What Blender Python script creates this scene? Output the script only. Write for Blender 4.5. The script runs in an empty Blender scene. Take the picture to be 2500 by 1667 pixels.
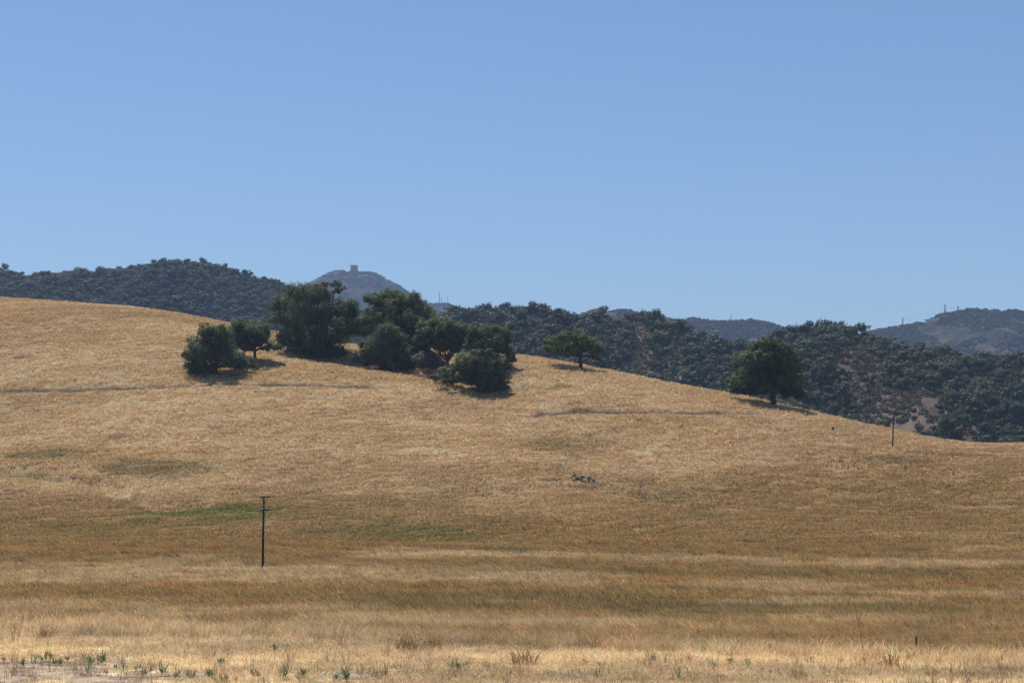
import bpy, math, random
import numpy as np
from mathutils import Vector

rng = np.random.default_rng(7)
random.seed(7)
sc = bpy.context.scene
COL = sc.collection

# ------------------------------------------------------------------ camera
F = 3819.0            # focal length in photograph pixels (2500 px wide frame)
CX, HY = 1250.0, 1120.0   # principal column, eye-level row
CZ = 14.0             # eye height above the valley datum
cam_d = bpy.data.cameras.new('camera')
cam = bpy.data.objects.new('camera', cam_d)
COL.objects.link(cam)
cam.location = (0, 0, CZ)
cam.rotation_euler = (math.pi / 2, 0, 0)
cam_d.sensor_width = 36.0
cam_d.lens = 36.0 * F / 2500.0
cam_d.shift_y = (HY - 833.5) / 2500.0
cam_d.clip_start = 0.5
cam_d.clip_end = 40000
sc.camera = cam

# ------------------------------------------------------------------ sky and sun
SUN_EL, SUN_AZ = math.radians(65), math.radians(-30)   # azimuth from +Y towards +X
sun_dir = Vector((math.sin(SUN_AZ) * math.cos(SUN_EL), math.cos(SUN_AZ) * math.cos(SUN_EL), math.sin(SUN_EL)))
world = bpy.data.worlds.new('World')
sc.world = world
world.use_nodes = True
wn = world.node_tree
bg = wn.nodes['Background']
sky = wn.nodes.new('ShaderNodeTexSky')
sky.sky_type = 'NISHITA'
sky.sun_disc = False
sky.sun_elevation = SUN_EL
sky.sun_rotation = SUN_AZ
sky.altitude = 100
sky.air_density = 1.15
sky.dust_density = 0.4
sky.ozone_density = 9.0
wn.links.new(sky.outputs[0], bg.inputs[0])
bg.inputs[1].default_value = 0.082
sun_l = bpy.data.lights.new('sun', 'SUN')
sun = bpy.data.objects.new('sun', sun_l)
COL.objects.link(sun)
sun_l.energy = 5.0
sun_l.angle = math.radians(0.53)
sun_l.color = (1.0, 0.95, 0.88)
sun.rotation_euler = sun_dir.to_track_quat('Z', 'Y').to_euler()
sc.view_settings.view_transform = 'Standard'
sc.view_settings.look = 'None'
sc.view_settings.gamma = 1.0
sc.view_settings.exposure = 0.34
sc.view_settings.use_curve_mapping = False
sc.cycles.max_bounces = 5
sc.cycles.diffuse_bounces = 2
sc.cycles.transmission_bounces = 3
sc.cycles.transparent_max_bounces = 8
sc.cycles.volume_bounces = 1
sc.cycles.use_denoising = True
sc.cycles.denoiser = 'OPENIMAGEDENOISE'
sc.cycles.denoising_input_passes = 'RGB_ALBEDO_NORMAL'
sc.cycles.denoising_prefilter = 'NONE'

# ------------------------------------------------------------------ noise
def _hash(ix, iy, seed):
    h = (ix.astype(np.int64) * 374761393 + iy.astype(np.int64) * 668265263 + seed * 974711) & 0x7fffffff
    h = ((h ^ (h >> 13)) * 1274126177) & 0x7fffffff
    h = ((h ^ (h >> 16)) * 69069 + 1) & 0x7fffffff
    return (h >> 7) / float(0x7fffffff >> 7)

def vnoise(x, y, seed=0):
    x = np.asarray(x, float); y = np.asarray(y, float)
    ix = np.floor(x); iy = np.floor(y)
    fx = x - ix; fy = y - iy
    fx = fx * fx * (3 - 2 * fx); fy = fy * fy * (3 - 2 * fy)
    a = _hash(ix, iy, seed); b = _hash(ix + 1, iy, seed)
    c = _hash(ix, iy + 1, seed); d = _hash(ix + 1, iy + 1, seed)
    return ((a * (1 - fx) + b * fx) * (1 - fy) + (c * (1 - fx) + d * fx) * fy) * 2 - 1

def fbm(x, y, seed=0, octaves=4):
    s = 0; a = 0.5; f = 1.0
    for i in range(octaves):
        s = s + a * vnoise(x * f + 17.3 * i, y * f - 9.1 * i, seed + i * 13)
        a *= 0.5; f *= 2.03
    return s

def smooth(a, b, x):
    t = np.clip((x - a) / (b - a), 0, 1)
    return t * t * (3 - 2 * t)

def tab(t):
    xs = np.array([p[0] for p in t], float); ys = np.array([p[1] for p in t], float)
    return lambda x: np.interp(x, xs, ys)

def hermite(t, z0, z1, m0, m1, L):
    t2, t3 = t * t, t * t * t
    return (2 * t3 - 3 * t2 + 1) * z0 + (t3 - 2 * t2 + t) * L * m0 + (-2 * t3 + 3 * t2) * z1 + (t3 - t2) * L * m1

# ------------------------------------------------------------------ shape of the pasture
crest_py = tab([(-1500, 690), (-400, 705), (0, 728), (100, 734), (200, 741), (300, 749), (350, 754), (450, 769), (560, 790), (640, 806),
                (740, 825), (840, 841), (1010, 853), (1265, 868), (1325, 877), (1400, 890), (1500, 908), (1600, 929), (1700, 949),
                (1800, 969), (1900, 990), (2000, 1011), (2100, 1035), (2200, 1057), (2300, 1077), (2380, 1088), (2450, 1088),
                (2500, 1087), (2700, 1088), (3800, 1100)])
crest_D = tab([(-1500, 620), (-400, 600), (0, 560), (640, 500), (1265, 440), (1900, 390), (2400, 350), (2700, 340), (3800, 330)])
edge_D = tab([(-1500, 46), (0, 44), (700, 43), (1300, 39), (1900, 37.5), (2500, 36), (3800, 34)])
edge_Z = tab([(-1500, -4.6), (0, -4.6), (700, -4.75), (1300, -4.65), (3800, -4.65)])
fld_D = np.arange(75, 271, 1.0)
_fz = np.interp(fld_D, [75, 110, 145, 180, 230, 270], [-9.0, -11.0, -12.0, -12.5, -11.4, -8.3])
_k = np.exp(-0.5 * (np.arange(-24, 25) / 9.0) ** 2); _k /= _k.sum()
_fzs = np.convolve(np.pad(_fz, 24, mode='edge'), _k, mode='valid')
_w = np.clip(np.minimum(fld_D - 75, 270 - fld_D) / 25, 0, 1)
fld_Z = _fz * (1 - _w) + _fzs * _w

# moving-average the crest so that the ridge has no kinks
_cx = np.arange(-1500, 3801, 10.0)
_cp = crest_py(_cx)
_k2 = np.exp(-0.5 * (np.arange(-12, 13) / 4.0) ** 2); _k2 /= _k2.sum()
_cps = np.convolve(np.pad(_cp, 12, mode='edge'), _k2, mode='valid')
_pts_gully = None
_pts_trail = []

def terr0(X, Y):
    X = np.asarray(X, float); Y = np.asarray(Y, float)
    D = np.maximum(Y, 4.0)
    px = np.clip(CX + F * X / D, -1500, 3800)
    De, Ze = edge_D(px), edge_Z(px)
    Dc = crest_D(px)
    zc = Dc * (HY - np.interp(px, _cx, _cps)) / F
    mc = zc / Dc
    verge = np.where(D < 28, -3.95 + (28 - D) * 0.012, -3.95 + (Ze + 3.95) * (np.clip((D - 28) / (De - 28), 0, 1)))
    t = np.clip((D - De) / (75 - De), 0, 1)
    bank = hermite(t, Ze, -9.0, -0.26, -0.06, 75 - De)
    field = np.interp(D, fld_D, fld_Z)
    th = np.clip((D - 270) / (Dc - 270), 0, 1)
    hill = hermite(th, -8.3, zc, 0.085, mc, Dc - 270)
    d = np.maximum(D - Dc, 0)
    back = zc + mc * d - 0.0016 * d * d
    back = np.where(back < -22, -22 - 0 * back, back)
    z = np.where(D <= De, verge, np.where(D <= 75, bank, np.where(D <= 270, field, np.where(D <= Dc, hill, back))))
    amp = np.interp(D, [20, 40, 75, 180, 300, 520, 700], [0.05, 0.06, 0.22, 0.35, 0.7, 0.5, 0.3])
    z = z + amp * fbm(X / 26.0, Y / 20.0, 3, 4) + 0.35 * amp * fbm(X / 5.0, Y / 4.0, 9, 3)
    z = z + 4.2 * np.sin(np.pi * np.clip((D - 235) / (Dc - 235), 0, 1)) * fbm(X / 62.0 + 3, Y / 75.0, 21, 2)
    return z

def proj(X, Y, Z):
    return CX + F * X / Y, HY - F * Z / Y

_Dm = np.concatenate([np.arange(22, 80, 0.25), np.arange(80, 700, 0.5)])
def hit(px, py, fn=None):
    """first point of the pasture met by the sight line through a photograph pixel"""
    fn = fn or terr0
    X = (px - CX) / F * _Dm
    z = fn(X, _Dm)
    p = HY - F * z / _Dm
    pm = np.minimum.accumulate(p)
    i = np.argmax(pm <= py) if (pm <= py).any() else int(np.argmin(p))
    return float(X[i]), float(_Dm[i]), float(z[i])

def polydist(X, Y, pts):
    best = np.full(np.shape(X), 1e9)
    for (ax, ay), (bx, by) in zip(pts[:-1], pts[1:]):
        dx, dy = bx - ax, by - ay
        t = np.clip(((X - ax) * dx + (Y - ay) * dy) / (dx * dx + dy * dy), 0, 1)
        best = np.minimum(best, np.hypot(X - ax - t * dx, Y - ay - t * dy))
    return best

_pts_gully = [hit(*p)[:2] for p in [(730, 872), (860, 890), (960, 905), (1060, 922), (1150, 945), (1235, 968)]]
_pts_gully = [(x + 1.0, y + 9.0) for x, y in _pts_gully]
for line in ([(-60, 955), (80, 953), (250, 951), (400, 945), (520, 941), (640, 939), (760, 941), (900, 946)],
             [(1310, 999), (1400, 1000), (1450, 1004), (1600, 1008), (1750, 1010), (1900, 1013)],
             [(-20, 1155), (60, 1152), (130, 1163), (230, 1172), (280, 1190), (320, 1212), (420, 1240)],
             [(1250, 985), (1330, 1030), (1440, 1090), (1560, 1150), (1690, 1235)]):
    _pts_trail.append([hit(*p)[:2] for p in line])

def terr(X, Y):
    X = np.asarray(X, float); Y = np.asarray(Y, float)
    z = terr0(X, Y)
    z = z - 2.6 * np.exp(-(polydist(X, Y, _pts_gully) / 8.0) ** 2)
    for k, l in enumerate(_pts_trail):
        w, dep = ((1.1, 0.5), (1.1, 0.5), (4.0, 1.8), (9.0, 1.6))[k]
        z = z - dep * np.exp(-(polydist(X, Y, l) / w) ** 2)
    return z

def ground_at(px, py):
    x, y, z = hit(px, py, terr)
    return x, y, z

# ------------------------------------------------------------------ colour of the grassland (albedo)
C = {k: np.array(v) for k, v in dict(
    straw=(.59, .41, .22), pale=(.71, .53, .30), gold=(.57, .37, .17), orange=(.48, .265, .085), brown=(.385, .25, .102),
    olive=(.25, .20, .080), green=(.19, .20, .050), dirt=(.33, .245, .17), soil=(.145, .09, .058), verge=(.75, .57, .335)).items()}
band_D = np.array([60, 82, 120, 170, 240, 270, 300, 330], float)
band_C = np.array([C['straw'] * .6 + C['brown'] * .4, C['straw'] * .35 + C['brown'] * .65, C['brown'], C['brown'], C['brown'] * .92 + C['olive'] * .08,
                   C['brown'] * .8 + C['straw'] * .2, C['straw'] * .75 + C['brown'] * .25, C['straw']])

def ell(px, py, rx, ry):
    x, y, z = hit(px, py)
    _, y0, _ = hit(px, py + ry); _, y1, _ = hit(px, py - ry)
    return x, y, rx * y / F, max(1.0, (y1 - y0) / 2)

PATCH = []
for px, py, rx, ry, c, s in [
    (1250, 1362, 300, 9, 'pale', .75), (1700, 1373, 280, 8, 'pale', .7), (2200, 1386, 320, 9, 'pale', .75), (2450, 1350, 150, 9, 'pale', .5), (1000, 1354, 140, 8, 'pale', .6), (1250, 1345, 120, 5, 'olive', .6),
    (250, 1402, 480, 30, 'pale', .7), (900, 1408, 420, 26, 'pale', .65), (1400, 1428, 260, 14, 'pale', .6), (1850, 1441, 330, 9, 'pale', .65), (2300, 1460, 260, 10, 'pale', .6),
    (250, 1342, 420, 14, 'orange', .45), (820, 1338, 180, 12, 'orange', .4), (1680, 1426, 190, 8, 'orange', .75), (650, 1442, 330, 9, 'orange', .6), (2330, 1438, 190, 8, 'orange', .6), (1150, 1448, 200, 6, 'orange', .5),
    (1080, 1482, 370, 18, 'olive', .6), (1420, 1468, 180, 16, 'olive', .55), (1760, 1506, 270, 11, 'olive', .6), (2180, 1503, 330, 9, 'olive', .6), (560, 1456, 320, 10, 'olive', .5), (1250, 1395, 300, 8, 'olive', .45), (2000, 1412, 400, 9, 'olive', .4),
    (220, 1492, 330, 15, 'pale', .65), (620, 1505, 280, 16, 'pale', .7), (930, 1522, 270, 16, 'pale', .75), (1320, 1535, 380, 16, 'pale', .7), (1830, 1548, 330, 12, 'straw', .7), (2050, 1525, 300, 9, 'pale', .55), (2250, 1575, 400, 24, 'brown', .7),
    (1620, 1195, 70, 18, 'olive', .4), (1560, 1160, 40, 14, 'olive', .35), (1700, 1250, 70, 16, 'olive', .35), (900, 1235, 330, 26, 'olive', .3), (300, 1290, 330, 18, 'olive', .3),
    (475, 1258, 195, 20, 'green', 1.15), (560, 1268, 80, 10, 'green', .5), (312, 1206, 32, 11, 'green', .85), (130, 1109, 85, 11, 'olive', .8), (375, 1144, 125, 27, 'olive', .85),
    (65, 1153, 70, 9, 'green', .55), (215, 1165, 40, 9, 'orange', .6), (1060, 1317, 120, 16, 'green', .55), (880, 1292, 190, 26, 'olive', .6), (560, 1194, 70, 9, 'olive', .6),
    (1340, 1076, 150, 20, 'brown', .7), (1360, 1072, 60, 10, 'olive', .5), (1680, 1240, 60, 40, 'olive', .35), (60, 978, 60, 14, 'brown', .6),
    (1365, 946, 22, 6, 'soil', .45), (1345, 1172, 32, 6, 'soil', .65), (1440, 1187, 40, 8, 'soil', .35), (285, 1066, 30, 6, 'soil', .5), (425, 801, 9, 3, 'soil', .6), (50, 873, 22, 4, 'soil', .6),
    (330, 770, 90, 8, 'brown', .35), (180, 850, 120, 20, 'brown', .35), (420, 840, 70, 22, 'gold', .4), (160, 905, 160, 18, 'gold', .45), (700, 900, 120, 18, 'gold', .4),
    (1750, 1120, 170, 28, 'pale', .6), (300, 1010, 280, 20, 'pale', .45), (200, 1190, 170, 22, 'pale', .6), (700, 1080, 200, 24, 'pale', .35), (1100, 1045, 160, 18, 'pale', .4),
    (480, 1180, 160, 22, 'pale', .6), (60, 1195, 60, 16, 'soil', .3), (2160, 1150, 170, 24, 'gold', .5), (2180, 1130, 60, 10, 'olive', .3), (1250, 1165, 60, 16, 'gold', .6),
    (1100, 1365, 180, 10, 'pale', .5), (2300, 1310, 160, 12, 'pale', .4), (2330, 1270, 90, 14, 'soil', .25), (1500, 1225, 200, 18, 'orange', .3), (2000, 1230, 350, 45, 'brown', .5),
    (2080, 1480, 240, 10, 'pale', .55), (1950, 1455, 120, 6, 'pale', .5), (2380, 1465, 30, 14, 'orange', .8), (1620, 1435, 60, 8, 'orange', .6), (420, 1435, 90, 8, 'gold', .6), (2470, 1580, 60, 16, 'olive', .5),
    (1250, 985, 60, 12, 'gold', .5), (2440, 1637, 75, 5, 'soil', .7), (2420, 1655, 80, 6, 'soil', .6)]:
    PATCH.append(ell(px, py, rx, ry) + (C[c], s))
DIRT = [ell(px, py, rx, ry) for px, py, rx, ry in [(110, 1632, 240, 26), (330, 1652, 160, 18), (40, 1655, 200, 25), (880, 1650, 80, 8), (1390, 1655, 50, 8)]]

def dirt_w(X, Y):
    w = np.zeros(np.shape(X))
    for x, y, rx, ry in DIRT:
        q = ((X - x) / rx) ** 2 + ((Y - y) / ry) ** 2 + 1.5 * fbm(X / 1.1, Y / 1.4, 77, 4) + 1.2 * fbm(X / .35, Y / .4, 79, 2)
        w = np.maximum(w, smooth(1.25, 0.55, q))
    return w

def ground_color(X, Y):
    X = np.asarray(X, float); Y = np.asarray(Y, float)
    n1 = fbm(X / 38.0, Y / 16.0, 101, 4); n2 = fbm(X / 9.0, Y / 5.0, 131, 3); n3 = fbm(X / 90.0, Y / 50.0, 151, 3)
    n4 = fbm(X / 13.0, Y / 9.0, 171, 4); n7 = fbm(X / 2.6, Y / 2.2, 231, 2)
    Dw = Y + 24 * n1 * smooth(60, 170, Y) + 20 * n4 * smooth(55, 120, Y) + 4 * n2
    right = smooth(10, 60, X * 220 / np.maximum(Y, 60))
    Dw = Dw - right * smooth(230, 300, Y) * 22 - right * smooth(130, 175, Y) * smooth(230, 175, Y) * 26 * 0
    col = np.stack([np.interp(Dw, band_D, band_C[:, i]) for i in range(3)], -1)
    # right half of the far field stays brown
    bw = (right * smooth(200, 230, Dw) * smooth(310, 285, Dw) * 0.7)[..., None]
    col = col * (1 - bw) + C['brown'] * 1.05 * bw
    # the slope: straw with golden, pale and brown drifts
    hs = smooth(290, 330, Dw)
    h = C['straw'] + 0 * col
    n5 = fbm((X + .55 * Y) / 40.0, (Y - .35 * X) / 21.0, 191, 4); n6 = fbm((X - .4 * Y) / 55.0, (Y + .3 * X) / 30.0, 211, 3)
    m = (smooth(.02, .30, n5) * .7)[..., None]; h = h * (1 - m) + C['pale'] * m
    m = (smooth(.04, .34, n6 + .3 * n2) * .65)[..., None]; h = h * (1 - m) + C['brown'] * 1.25 * m
    m = (smooth(0.0, 0.6, n3 + 0.25 * n2) * .45)[..., None]; h = h * (1 - m) + C['pale'] * m
    m = (smooth(0.0, 0.6, -n3 + 0.5 * n1) * .45)[..., None]; h = h * (1 - m) + C['gold'] * .85 * m
    m = (smooth(0.05, 0.6, n1 + 0.2 * n2) * .40)[..., None]; h = h * (1 - m) + C['brown'] * 1.3 * m
    col = col * (1 - hs[..., None]) + h * hs[..., None]
    # verge by the camera
    px = CX + F * X / np.maximum(Y, 5)
    v = smooth(3.0, -2.0, Y - edge_D(px) - 0.8 * n2)[..., None]
    vc = C['verge'] * (0.9 + 0.35 * n2[..., None])
    m = (smooth(0.1, 0.5, n2 - 0.4 * n1) * .5)[..., None]; vc = vc * (1 - m) + C['straw'] * m
    col = col * (1 - v) + vc * v
    for x, y, rx, ry, c, s in PATCH:
        q = ((X - x) / rx) ** 2 + ((Y - y) / ry) ** 2
        near = q < 4
        if not near.any():
            continue
        q = q + 0.8 * n2 + 0.3 * n1 + 1.7 * n4 + .8 * n7
        w = (smooth(1.4, 0.3, q) * s * .8 * near)[..., None]
        col = col * (1 - w) + c * w
    for k, l in enumerate(_pts_trail[:2]):
        dd = polydist(X, Y, l)
        w = (smooth(2.0, 0.7, dd + .3 * n2 + .3 * n7) * .95)[..., None]
        col = col * (1 - w) + C['soil'] * 1.1 * w
    dw = dirt_w(X, Y)[..., None]
    col = col * (1 - dw) + C['dirt'] * dw
    amp_ = np.interp(Y, [60, 150, 300], [.16, .14, .07])[..., None]
    col = col * (1 + amp_ * n2[..., None] + .8 * amp_ * n4[..., None])
    return np.clip(col, 0.01, 0.85)

# ------------------------------------------------------------------ helpers for objects
def tag(o, label=None, cat=None, group=None, kind=None):
    if label: o['label'] = label
    if cat: o['category'] = cat
    if group: o['group'] = group
    if kind: o['kind'] = kind
    return o

def mesh_np(name, V, faces, mats=(), smooth_shade=False):
    me = bpy.data.meshes.new(name)
    me.from_pydata([tuple(v) for v in V] if not isinstance(V, list) else V, [], faces)
    for m in mats: me.materials.append(m)
    if smooth_shade:
        me.polygons.foreach_set('use_smooth', np.ones(len(me.polygons), bool))
    me.update()
    return me

def quads_mesh(name, V, mats=(), n=4):
    """V: (k*n,3) array, every n consecutive vertices make one face"""
    k = len(V) // n
    me = bpy.data.meshes.new(name)
    me.vertices.add(len(V)); me.vertices.foreach_set('co', np.asarray(V, np.float32).ravel())
    me.loops.add(len(V)); me.loops.foreach_set('vertex_index', np.arange(len(V), dtype=np.int32))
    me.polygons.add(k); me.polygons.foreach_set('loop_start', np.arange(0, len(V), n, dtype=np.int32))
    for m in mats: me.materials.append(m)
    me.update(calc_edges=True)
    return me

def add(name, me, parent=None, loc=(0, 0, 0)):
    o = bpy.data.objects.new(name, me)
    COL.objects.link(o)
    o.location = loc
    if parent: o.parent = parent
    return o

def empty(name, loc):
    return add(name, None, None, loc)

def tube(pts, rad, n=8, cap=True):
    """tapered tube through points -> verts, faces"""
    pts = [Vector(p) for p in pts]
    V, Fc = [], []
    for i, p in enumerate(pts):
        d = (pts[min(i + 1, len(pts) - 1)] - pts[max(i - 1, 0)]).normalized()
        a = d.cross(Vector((0.3, 1, 0.1))); a.normalize(); b = d.cross(a)
        for k in range(n):
            t = 2 * math.pi * k / n
            V.append(tuple(p + (a * math.cos(t) + b * math.sin(t)) * rad[i]))
    for i in range(len(pts) - 1):
        for k in range(n):
            Fc.append((i * n + k, i * n + (k + 1) % n, (i + 1) * n + (k + 1) % n, (i + 1) * n + k))
    if cap:
        Fc.append(tuple(range(n - 1, -1, -1))); Fc.append(tuple((len(pts) - 1) * n + k for k in range(n)))
    return V, Fc

def join(parts):
    V, Fc = [], []
    for v, f in parts:
        o = len(V); V += list(v); Fc += [tuple(i + o for i in q) for q in f]
    return V, Fc

def box(cx, cy, cz, sx, sy, sz, rz=0.0, ch=0.0):
    c, s = math.cos(rz), math.sin(rz)
    V = []
    for z in (-1, 1):
        for x, y in ((-1, -1), (1, -1), (1, 1), (-1, 1)):
            X, Y = x * sx / 2, y * sy / 2
            V.append((cx + X * c - Y * s, cy + X * s + Y * c, cz + z * sz / 2))
    return V, [(3, 2, 1, 0), (4, 5, 6, 7), (0, 1, 5, 4), (1, 2, 6, 5), (2, 3, 7, 6), (3, 0, 4, 7)]

def rock(r, seed, sx=1, sy=1, sz=1, sub=2):
    import bmesh
    bm = bmesh.new()
    bmesh.ops.create_icosphere(bm, subdivisions=sub, radius=1)
    rr = random.Random(seed)
    planes = [(Vector((rr.uniform(-1, 1), rr.uniform(-1, 1), rr.uniform(-1, 1))).normalized(), rr.uniform(.55, .85)) for _ in range(9)]
    for v in bm.verts:
        for nrm, d in planes:
            k = v.co.dot(nrm)
            if k > d: v.co -= nrm * (k - d)
        v.co *= 1 + rr.uniform(-.04, .04)
        v.co = Vector((v.co.x * r * sx, v.co.y * r * sy, v.co.z * r * sz))
    V = [tuple(v.co) for v in bm.verts]; Fc = [tuple(v.index for v in f.verts) for f in bm.faces]
    bm.free()
    return V, Fc

# ------------------------------------------------------------------ materials
def new_mat(name):
    m = bpy.data.materials.new(name); m.use_nodes = True
    nt = m.node_tree
    return m, nt, nt.nodes['Principled BSDF'], nt.nodes['Material Output']

def N(nt, typ, **kw):
    n = nt.nodes.new(typ)
    for k, v in kw.items():
        if isinstance(k, str) and hasattr(n, k): setattr(n, k, v)
    return n

def noise_mix(nt, bsdf, c1, c2, scale, detail=4, coord='Object', lo=.35, hi=.65):
    tc = N(nt, 'ShaderNodeTexCoord'); nz = N(nt, 'ShaderNodeTexNoise')
    nz.inputs['Scale'].default_value = scale; nz.inputs['Detail'].default_value = detail
    nt.links.new(tc.outputs[coord], nz.inputs['Vector'])
    rp = N(nt, 'ShaderNodeValToRGB')
    rp.color_ramp.elements[0].position = lo; rp.color_ramp.elements[1].position = hi
    rp.color_ramp.elements[0].color = (*c1, 1); rp.color_ramp.elements[1].color = (*c2, 1)
    nt.links.new(nz.outputs['Fac'], rp.inputs['Fac'])
    nt.links.new(rp.outputs['Color'], bsdf.inputs['Base Color'])
    return nz, rp

def simple(name, c1, c2, scale=3, rough=.85, bump=0.3, bdist=0.02, metal=0):
    m, nt, b, out = new_mat(name)
    nz, rp = noise_mix(nt, b, c1, c2, scale)
    b.inputs['Roughness'].default_value = rough; b.inputs['Metallic'].default_value = metal
    b.inputs['Specular IOR Level'].default_value = 0.25
    if bump:
        bp = N(nt, 'ShaderNodeBump'); bp.inputs['Strength'].default_value = bump; bp.inputs['Distance'].default_value = bdist
        nt.links.new(nz.outputs['Fac'], bp.inputs['Height']); nt.links.new(bp.outputs['Normal'], b.inputs['Normal'])
    return m

def tint_mat(name, attr_type, translucent=0.0, noise=True):
    m, nt, b, out = new_mat(name)
    at = N(nt, 'ShaderNodeAttribute'); at.attribute_type = attr_type; at.attribute_name = 'tint'
    col = at.outputs['Color']
    b.inputs['Roughness'].default_value = .9; b.inputs['Specular IOR Level'].default_value = 0.1
    if noise:
        tc = N(nt, 'ShaderNodeNewGeometry')
        mul = None
        for sc_, lo, hi in ((0.9, .75, 1.2), (5.0, .7, 1.3)):
            nz = N(nt, 'ShaderNodeTexNoise'); nz.inputs['Scale'].default_value = sc_; nz.inputs['Detail'].default_value = 6
            nt.links.new(tc.outputs['Position'], nz.inputs['Vector'])
            mr = N(nt, 'ShaderNodeMapRange'); mr.inputs[1].default_value = .3; mr.inputs[2].default_value = .7
            mr.inputs[3].default_value = lo; mr.inputs[4].default_value = hi
            nt.links.new(nz.outputs['Fac'], mr.inputs[0])
            mx = N(nt, 'ShaderNodeVectorMath'); mx.operation = 'SCALE'
            nt.links.new(col, mx.inputs[0]); nt.links.new(mr.outputs[0], mx.inputs['Scale'])
            col = mx.outputs[0]
        bp = N(nt, 'ShaderNodeBump'); bp.inputs['Strength'].default_value = .6; bp.inputs['Distance'].default_value = .12
        nt.links.new(nz.outputs['Fac'], bp.inputs['Height']); nt.links.new(bp.outputs['Normal'], b.inputs['Normal'])
    nt.links.new(col, b.inputs['Base Color'])
    if translucent:
        tr = N(nt, 'ShaderNodeBsdfTranslucent'); nt.links.new(col, tr.inputs['Color'])
        mix = N(nt, 'ShaderNodeMixShader'); mix.inputs[0].default_value = translucent
        nt.links.new(b.outputs[0], mix.inputs[1]); nt.links.new(tr.outputs[0], mix.inputs[2])
        nt.links.new(mix.outputs[0], out.inputs['Surface'])
    return m

def leaf_mat(name, c_dark, c_light, c_odd=None, per_object=0.0, scale=.5, transl=.22):
    m, nt, b, out = new_mat(name)
    nz, rp = noise_mix(nt, b, c_dark, c_light, scale, 3, 'Object', .38, .62)
    col = rp.outputs['Color']
    if c_odd is not None:
        oi = N(nt, 'ShaderNodeObjectInfo')
        r2 = N(nt, 'ShaderNodeValToRGB')
        e = r2.color_ramp.elements
        e[0].position = 0; e[0].color = (.55, .66, .62, 1)
        e[1].position = 1; e[1].color = (*c_odd, 1)
        k = e.new(.5); k.color = (1, 1, 1, 1)
        k = e.new(.70); k.color = (1.15, 1.3, 1.0, 1)
        k = e.new(.88); k.color = (1.55, 1.5, 1.05, 1)
        nt.links.new(oi.outputs['Random'], r2.inputs['Fac'])
        mx = N(nt, 'ShaderNodeVectorMath'); mx.operation = 'MULTIPLY'
        nt.links.new(col, mx.inputs[0]); nt.links.new(r2.outputs['Color'], mx.inputs[1])
        col = mx.outputs[0]
        geo = N(nt, 'ShaderNodeNewGeometry'); nw = N(nt, 'ShaderNodeTexNoise'); nw.inputs['Scale'].default_value = .016; nw.inputs['Detail'].default_value = 3
        nt.links.new(geo.outputs['Position'], nw.inputs['Vector'])
        r3 = N(nt, 'ShaderNodeValToRGB'); r3.color_ramp.elements[0].position = .36; r3.color_ramp.elements[1].position = .66
        r3.color_ramp.elements[0].color = (.66, .76, .82, 1); r3.color_ramp.elements[1].color = (1.45, 1.3, .95, 1)
        nt.links.new(nw.outputs['Fac'], r3.inputs['Fac'])
        m3 = N(nt, 'ShaderNodeVectorMath'); m3.operation = 'MULTIPLY'
        nt.links.new(col, m3.inputs[0]); nt.links.new(r3.outputs['Color'], m3.inputs[1]); col = m3.outputs[0]
        nt.links.new(col, b.inputs['Base Color'])
    b.inputs['Roughness'].default_value = .6; b.inputs['Specular IOR Level'].default_value = .25
    tr = N(nt, 'ShaderNodeBsdfTranslucent'); nt.links.new(col, tr.inputs['Color'])
    mix = N(nt, 'ShaderNodeMixShader'); mix.inputs[0].default_value = transl
    nt.links.new(b.outputs[0], mix.inputs[1]); nt.links.new(tr.outputs[0], mix.inputs[2])
    nt.links.new(mix.outputs[0], out.inputs['Surface'])
    return m

M_ground = tint_mat('dry_grass_ground', 'GEOMETRY')
M_grass = tint_mat('dry_grass_blades', 'INSTANCER', .42, False)
M_bark = simple('oak_bark', (.035, .028, .022), (.10, .085, .07), 6, .9, .8, .05)
M_leaf_dark = leaf_mat('oak_leaves_dark', (.060, .084, .026), (.120, .152, .048), transl=.34)
M_leaf_mid = leaf_mat('oak_leaves_mid', (.085, .115, .028), (.145, .185, .054), transl=.34)
M_leaf_far = leaf_mat('far_oak_leaves', (.029, .043, .019), (.054, .070, .029), (1.45, 1.2, .85), scale=.25)
M_scrub = leaf_mat('hill_scrub_leaves', (.070, .062, .040), (.13, .105, .07), (1.3, 1.1, .9), scale=.3)
M_deadbrush = leaf_mat('dead_brush_twigs', (.085, .068, .055), (.16, .135, .11), transl=.05)
M_wood = simple('weathered_pole_wood', (.030, .024, .020), (.065, .052, .042), 4, .9, .4, .02)
M_greywood = simple('grey_weathered_board', (.22, .22, .23), (.42, .42, .43), 9, .85, .4, .01)
M_steel = simple('galvanised_steel', (.30, .31, .34), (.46, .47, .50), 12, .5, .1, .003, .3)
M_greensteel = simple('green_painted_post', (.02, .045, .035), (.05, .085, .065), 14, .6, .1, .003)
M_wire = simple('rusty_fence_wire', (.10, .07, .055), (.20, .15, .12), 30, .6, 0, 0)
M_whitepaint = simple('white_painted_box', (.62, .62, .66), (.80, .80, .82), 8, .6, .1, .004)
M_white = simple('white_porcelain', (.75, .75, .76), (.85, .85, .86), 8, .3, 0, 0)
M_rock = simple('lichened_rock', (.022, .022, .020), (.20, .20, .165), 2.2, .95, .9, .12)
M_palestone = simple('pale_stone', (.40, .37, .35), (.62, .58, .54), 14, .9, .5, .01)
M_dung = simple('dry_brown_clod', (.10, .055, .040), (.20, .125, .095), 16, .95, .8, .02)
M_log = simple('charred_branch_wood', (.035, .03, .02), (.10, .085, .06), 5, .95, .5, .03)
M_greylog = simple('silver_branch_wood', (.16, .17, .15), (.30, .30, .25), 5, .95, .5, .03)
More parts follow.
